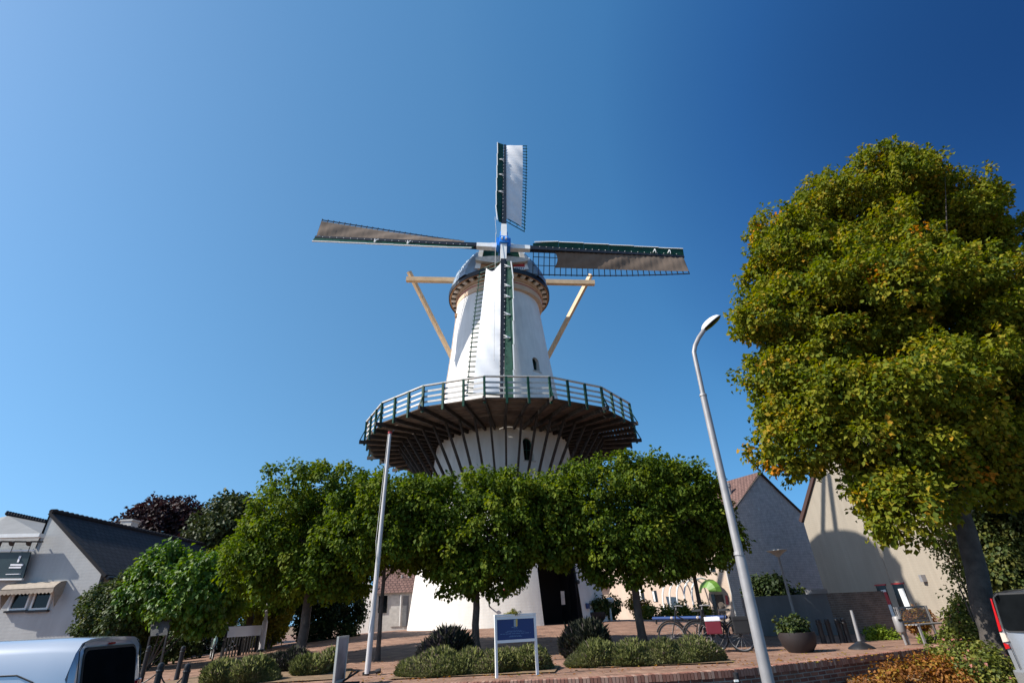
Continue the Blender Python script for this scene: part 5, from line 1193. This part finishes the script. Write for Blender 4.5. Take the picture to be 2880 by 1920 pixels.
mb = MB(); mb.lathe((p0.x, p0.y, gz(p0.x, p0.y)), [(.30, 0), (.28, .03), (.05, .16)], 20); mb.build('foot', M['iron'], root, smooth=True)
# bench
b0, b1 = at(2545, 1790, 14.9), at(2668, 1790, 14.9); zg = gz(10, 15); d_ = Vector((b1.x - b0.x, .35, 0)).normalized(); Lb = 1.15; n_ = Vector((d_.y, -d_.x, 0)); Ob = Vector((b0.x, b0.y, zg))
root = thing('bench', Ob, 'grey metal bench with a mesh back in front of the beige house', 'bench')
mb = MB()
for k in range(5): mb.bar(Ob + n_ * (.05 + .09 * k) + Zv * .44, Ob + d_ * Lb + n_ * (.05 + .09 * k) + Zv * .44, .06, .025, side=n_)
mb.build('seat', M['steel'], root)
mb = MB()
for z_ in (.50, .82): mb.bar(Ob + Zv * z_ - n_ * .02, Ob + d_ * Lb + Zv * z_ - n_ * .02, .04, .03)
for k in range(24): mb.bar(Ob + d_ * (Lb * k / 23) + Zv * .5 - n_ * .02, Ob + d_ * (Lb * k / 23) + Zv * .82 - n_ * .02, .010, .010)
for k in range(7): mb.bar(Ob + Zv * (.54 + .04 * k) - n_ * .02, Ob + d_ * Lb + Zv * (.54 + .04 * k) - n_ * .02, .008, .008)
mb.build('backrest', M['steel'], root)
for e in (.06, Lb - .06):
    for q in (0, .42): mb = MB(); mb.bar(Ob + d_ * e + n_ * q, Ob + d_ * e + n_ * q + Zv * (.44 if q else .84), .045, .045); mb.build('leg', M['steel'], root)
p = at(2528, 1752, 14.9); root = thing('litter_bin', (p.x, p.y, gz(p.x, p.y)), 'pale grey litter bin at the left end of the bench', 'litter bin')
mb = MB(); mb.tube([(p.x, p.y, gz(p.x, p.y)), (p.x, p.y, gz(p.x, p.y) + .3)], .03, 8); mb.build('stand', M['steel'], root)
mb = MB(); mb.lathe((p.x, p.y, gz(p.x, p.y) + .28), [(.09, 0), (.11, .03), (.11, .32), (.09, .35), (.0, .37)], 16); mb.build('drum', M['steel'], root, smooth=True)
mb = MB(); mb.box((p.x, p.y - .10, gz(p.x, p.y) + .55), .10, .04, .05); mb.build('opening', M['dark'], root)
# disc lamp before the gable
q = at(2186, 1552, 19.0); b = at(2226, 1700, 19.0); root = thing('park_lamp', (q.x, q.y, gz(q.x, q.y)), 'slim park lamp with a flat round shade in front of the grey gable', 'lamp')
mb = MB(); mb.tube([Vector((q.x, q.y, gz(q.x, q.y))), Vector((q.x, q.y, .2)), q + Vector((0, 0, -.14))], [.05, .045, .035], 12); mb.build('pole', M['steel'], root, smooth=True)
mb = MB(); mb.lathe(q + Vector((0, 0, -.16)), [(.03, 0), (.10, .06), (.23, .16), (.33, .20), (.33, .22), (.1, .25), (0, .26)], 24); mb.build('lamp_shade', M['white_dirty'], root, smooth=True)
q = at(1713, 1686, 28.5); root = thing('park_lamp', (q.x, q.y, gz(q.x, q.y)), 'small mushroom-shaped white lamp right of the mill base', 'lamp')
mb = MB(); mb.tube([Vector((q.x, q.y, gz(q.x, q.y))), q + Vector((0, 0, -.15))], [.05, .04], 10); mb.build('pole', M['white'], root)
mb = MB(); mb.lathe(q + Vector((0, 0, -.2)), [(.05, 0), (.2, .1), (.26, .2), (.26, .23), (.12, .30), (0, .31)], 20); mb.build('lamp_shade', M['white'], root, smooth=True)
q = at(2072, 1908, 10.6); root = thing('ground_light', (q.x, q.y, STREET), 'small black bollard light with a white lens in front of the brick wall', 'light')
mb = MB(); mb.lathe((q.x, q.y, STREET), [(.045, 0), (.045, q.z - STREET + .0), (.05, q.z - STREET + .09), (0, q.z - STREET + .10)], 14); mb.build('post', M['iron'], root, smooth=True)
mb = MB(); mb.box((q.x - .03, q.y - .045, q.z - .02), .07, .03, .03); mb.build('lens', M['white'], root)

# ------------------------------------------------------------------ vans
def van(name, org, ang, lab, L, W, H, paint, rear, lights, seam=True):
    '''org: rear left bottom corner seen from behind is +-W/2; x forward. rear dict of window'''
    O = Vector(org); f = Vector((math.cos(ang), math.sin(ang), 0)); l = Vector((-f.y, f.x, 0))
    root = thing(name, O, lab, 'van')
    def P(x, y, z): return O + f * x + l * y + Zv * z
    # cross sections: x, roof z, belt half width, roof half width, floor z
    S = [(0.0, .93), (.05, .97), (.14, .992), (.4, 1.0), (L * .35, 1.0), (L * .62, .995), (L * .70, .93), (L * .82, .62), (L * .95, .56), (L * .995, .42)]
    secs = []
    for i, (x, rz) in enumerate(S):
        top = H * rz; fl = .22; b = W / 2 * (.955 if i == 0 else (.985 if i == 1 else 1.0)); xr = x
        pts = []
        half = [(b * .93, fl), (b * .99, fl + .08), (b, .45), (b * 1.0, .80), (b * .985, 1.02 if top > 1.2 else min(.8, top * .8)), (b * .945, top - .38 if top > 1.2 else top - .15), (b * .885, top - .14), (b * .80, top - .045), (b * .62, top - .008), (b * .3, top)]
        def lean(z): return .17 * max(0, (z - .9) / (H - .9)) ** 1.3 if i < 2 else 0
        pts = [P(xr + lean(z), y, z) for y, z in half] + [P(xr + lean(z), -y, z) for y, z in reversed(half)]
        secs.append(pts)
    mb = MB(); n = len(secs[0])
    for a, b in zip(secs[:-1], secs[1:]):
        for k in range(n - 1): mb.face([a[k], a[k + 1], b[k + 1], b[k]])
        mb.face([a[n - 1], a[0], b[0], b[n - 1]])
    mb.face(secs[0][::-1]); mb.face(secs[-1])
    body = mb.build('body', paint, root)
    bm = bmesh.new(); bm.from_mesh(body.data); bmesh.ops.remove_doubles(bm, verts=bm.verts, dist=1e-4); bmesh.ops.recalc_face_normals(bm, faces=bm.faces); bm.to_mesh(body.data); bm.free()
    for p_ in body.data.polygons: p_.use_smooth = True
    body.data.set_sharp_from_angle(angle=R(40))
    def rp(y, z, o=0): return P(-.008 - o + .17 * max(0, (z - .9) / (H - .9)) ** 1.3, y, z)
    def rpoly(nm, pts, mm, th=.012, o=0, par=None):
        mb = MB(); A = [rp(y, z, o) for y, z in pts]; B = [p_ + f * .03 for p_ in A]; k = len(pts)
        cz_ = sum((p_ for p_ in A), Vector()) / k
        # strips by height keep the panel on the curved tailgate
        mb.solid(A + B, [tuple(range(k))] + [(i, k + i, k + (i + 1) % k, (i + 1) % k) for i in range(k)])
        return mb.build(nm, M[mm], par or body)
    zb_, zt_, hw = rear; r_ = .09
    def rr(y0, y1, z0, z1, rad, n=5):
        o = []
        for cy, cz_, a0 in ((y1 - rad, z0 + rad, -90), (y1 - rad, z1 - rad, 0), (y0 + rad, z1 - rad, 90), (y0 + rad, z0 + rad, 180)):
            for k in range(n + 1): a = R(a0 + 90 * k / n); o.append((cy + rad * math.cos(a), cz_ + rad * math.sin(a)))
        return o
    rpoly('window_seal', rr(-hw - .03, hw + .03, zb_ - .03, zt_ + .03, .11), 'plastic', o=.002)
    win = rpoly('rear_window', rr(-hw, hw, zb_, zt_, .09), 'privacyglass', o=.008)
    for sd in (1, -1):
        mb = MB(); mb.tube([rp(sd * (W / 2 * .86), z_, .010) for z_ in (.50, .9, zb_, (zb_ + zt_) / 2, zt_)] + [rp(sd * (W / 2 * .74), zt_ + .085, .008)], .006, 5); mb.build('tailgate_gap', M['plastic'], body)
    mb = MB(); mb.box(rp(0, zb_ - .13, .02), .03, .34, .05, (f, l, Zv)); mb.build('door_handle', M['plastic'], body)
    rpoly('brake_light', rr(-.06, .06, zt_ + .045, zt_ + .065, .008), 'redlight', o=.006)
    mb = MB(); mb.bar(rp(0, zb_ + .02, .03), rp(.33, zb_ + .10, .03), .02, .015); mb.build('wiper', M['plastic'], win)
    for sd in (1, -1):
        for nm, z0, z1, mm, wl_ in lights:
            pts = [(sd * (W / 2 * .965), z0), (sd * (W / 2 * .965 * (1 if z1 < 1.2 else .975)), z1), (sd * (W / 2 * .965 - wl_), z1 - .02), (sd * (W / 2 * .965 - wl_ - .01), z0 + .02)]
            mb = MB(); A = [rp(y, z, .012) for y, z in pts]; Bk = [p_ + f * .16 for p_ in A]; mb.solid(A + Bk, [(0, 1, 2, 3), (0, 4, 5, 1), (1, 5, 6, 2), (2, 6, 7, 3), (3, 7, 4, 0)]); mb.build(nm, M[mm], body)
    mb = MB(); mb.box(P(-.04, 0, .38), .12, W * .96, .26, (f, l, Zv)); mb.build('bumper', paint, root, bevel=.04)
    mb = MB(); mb.box(P(-.03, 0, zb_ - .26), .02, .56, .14, (f, l, Zv)); mb.build('number_plate_recess', M['plastic'], body)
    mb = MB(); mb.box(P(-.045, 0, zb_ - .27), .012, .50, .11, (f, l, Zv)); npl = mb.build('number_plate', M['white'], body)
    mb = MB(); mb.box(P(-.053, .225, zb_ - .27), .006, .045, .108, (f, l, Zv)); mb.build('plate_band', M['rail_blue'], npl)
    for sd in (1, -1):
        for x in (.72, L - .85):
            mb = MB(); mb.lathe(P(x, sd * (W / 2 - .20), .31), [(.19, 0), (.30, .01), (.315, .05), (.315, .16), (.30, .2), (.19, .21)], 28, axis=l * sd); wl = mb.build('wheel', M['rubber'], root, smooth=True)
            mb = MB(); mb.lathe(P(x, sd * (W / 2 - .19), .31), [(.0, .20), (.08, .205), (.19, .195), (.20, .12)], 20, axis=l * sd); mb.build('rim', M['steel'], wl)
            mb = MB(); arc = [P(x + .37 * math.cos(t), sd * (W / 2 + .001), .31 + .37 * math.sin(t)) for t in [R(-5 + 190 * k / 14) for k in range(15)]]; mb.tube(arc, .02, 6); mb.build('wheel_arch', M['plastic'], body)
        # panel crease below the roof, side rails
        mb = MB(); yy = sd * (W / 2 * .958); pts = [P(.33, sd * W / 2 * .968, H - .50), P(.44, yy, H - .40), P(.62, sd * W / 2 * .94, H - .33), P(1.0, sd * W / 2 * .936, H - .325), P(L * .6, sd * W / 2 * .936, H - .325)]
        if seam: mb.tube(pts, .008, 6); mb.build('panel_seam', M['plastic'], body)
        mb = MB(); mb.box(P(L * .62, sd * (W / 2 * .985), 1.22), .8, .015, .36, (f, l, Zv)); mb.build('side_window', M['glass'], body)
        mb = MB(); mb.box(P(L * .73, sd * (W / 2 + .09), 1.05), .12, .16, .2, (f, l, Zv)); mb.build('mirror', M['plastic'], body, bevel=.03)
    mb = MB(); a, b, c_, d_ = P(L * .70, W * .38, H * .92), P(L * .70, -W * .38, H * .92), P(L * .815, -W * .42, H * .645), P(L * .815, W * .42, H * .645); up_ = Vector((0, 0, .02)) + f * .012; mb.face([a + up_, b + up_, c_ + up_, d_ + up_]); mb.build('windscreen', M['glass'], body)
    mb = MB(); mb.tube([P(L * .3, 0, H), P(L * .26, 0, H + .12)], [.012, .005], 6)
    if not seam: mb.build('aerial', M['plastic'], root)
    return root
cornA, cornB = at(232, 1840, 6.15), at(418, 1840, 7.6)
hdg = Vector((-.957, -.29, 0)); hdg = Vector((-math.cos(R(11)), -math.sin(R(11)), 0)); mid = Vector((-5.02, 7.23, STREET))
van('parked_van', mid, math.atan2(hdg.y, hdg.x), 'silver-white panel van cut off by the left edge of the photo', 4.3, 1.70, 1.735, M['vanwhite'], (1.06, 1.60, .60), [('tail_light', .62, 1.22, 'redlight', .13)])
q = at(2800, 1765, 11.2)
hd2 = Vector((.957, .29, 0)); l2 = Vector((-.29, .957, 0)); W2 = 1.85
c2 = Vector((q.x, q.y, STREET)) - l2 * (W2 / 2) + hd2 * .0
van('parked_van', c2, math.atan2(hd2.y, hd2.x), 'silver van with a dark rear window behind the maple trunk at the right edge', 4.7, W2, 1.80, M['vansilver'], (1.12, 1.71, .80), [('tail_light', 1.10, 1.66, 'redlight', .045), ('indicator', .93, 1.09, 'clearlight', .10), ('reversing_light', .82, .92, 'redlight', .07)], seam=False)
# pale panel under the wisteria, deep shade put into its dark board colour
p = at(452, 1788, 17.4); zc = gz(p.x, p.y); root = thing('shade_toned_panel', (p.x, p.y, zc), 'slanted panel under the wisteria, coloured dark to stand for deep shade', 'panel')
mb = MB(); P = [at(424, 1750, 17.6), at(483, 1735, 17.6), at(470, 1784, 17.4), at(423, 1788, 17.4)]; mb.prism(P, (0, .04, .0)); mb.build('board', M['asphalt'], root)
mb = MB(); mb.bar(P[3], Vector((P[3].x, P[3].y + .05, zc)), .05, .05); mb.bar(P[2], Vector((P[2].x, P[2].y + .05, zc)), .05, .05); mb.build('stand', M['iron'], root)
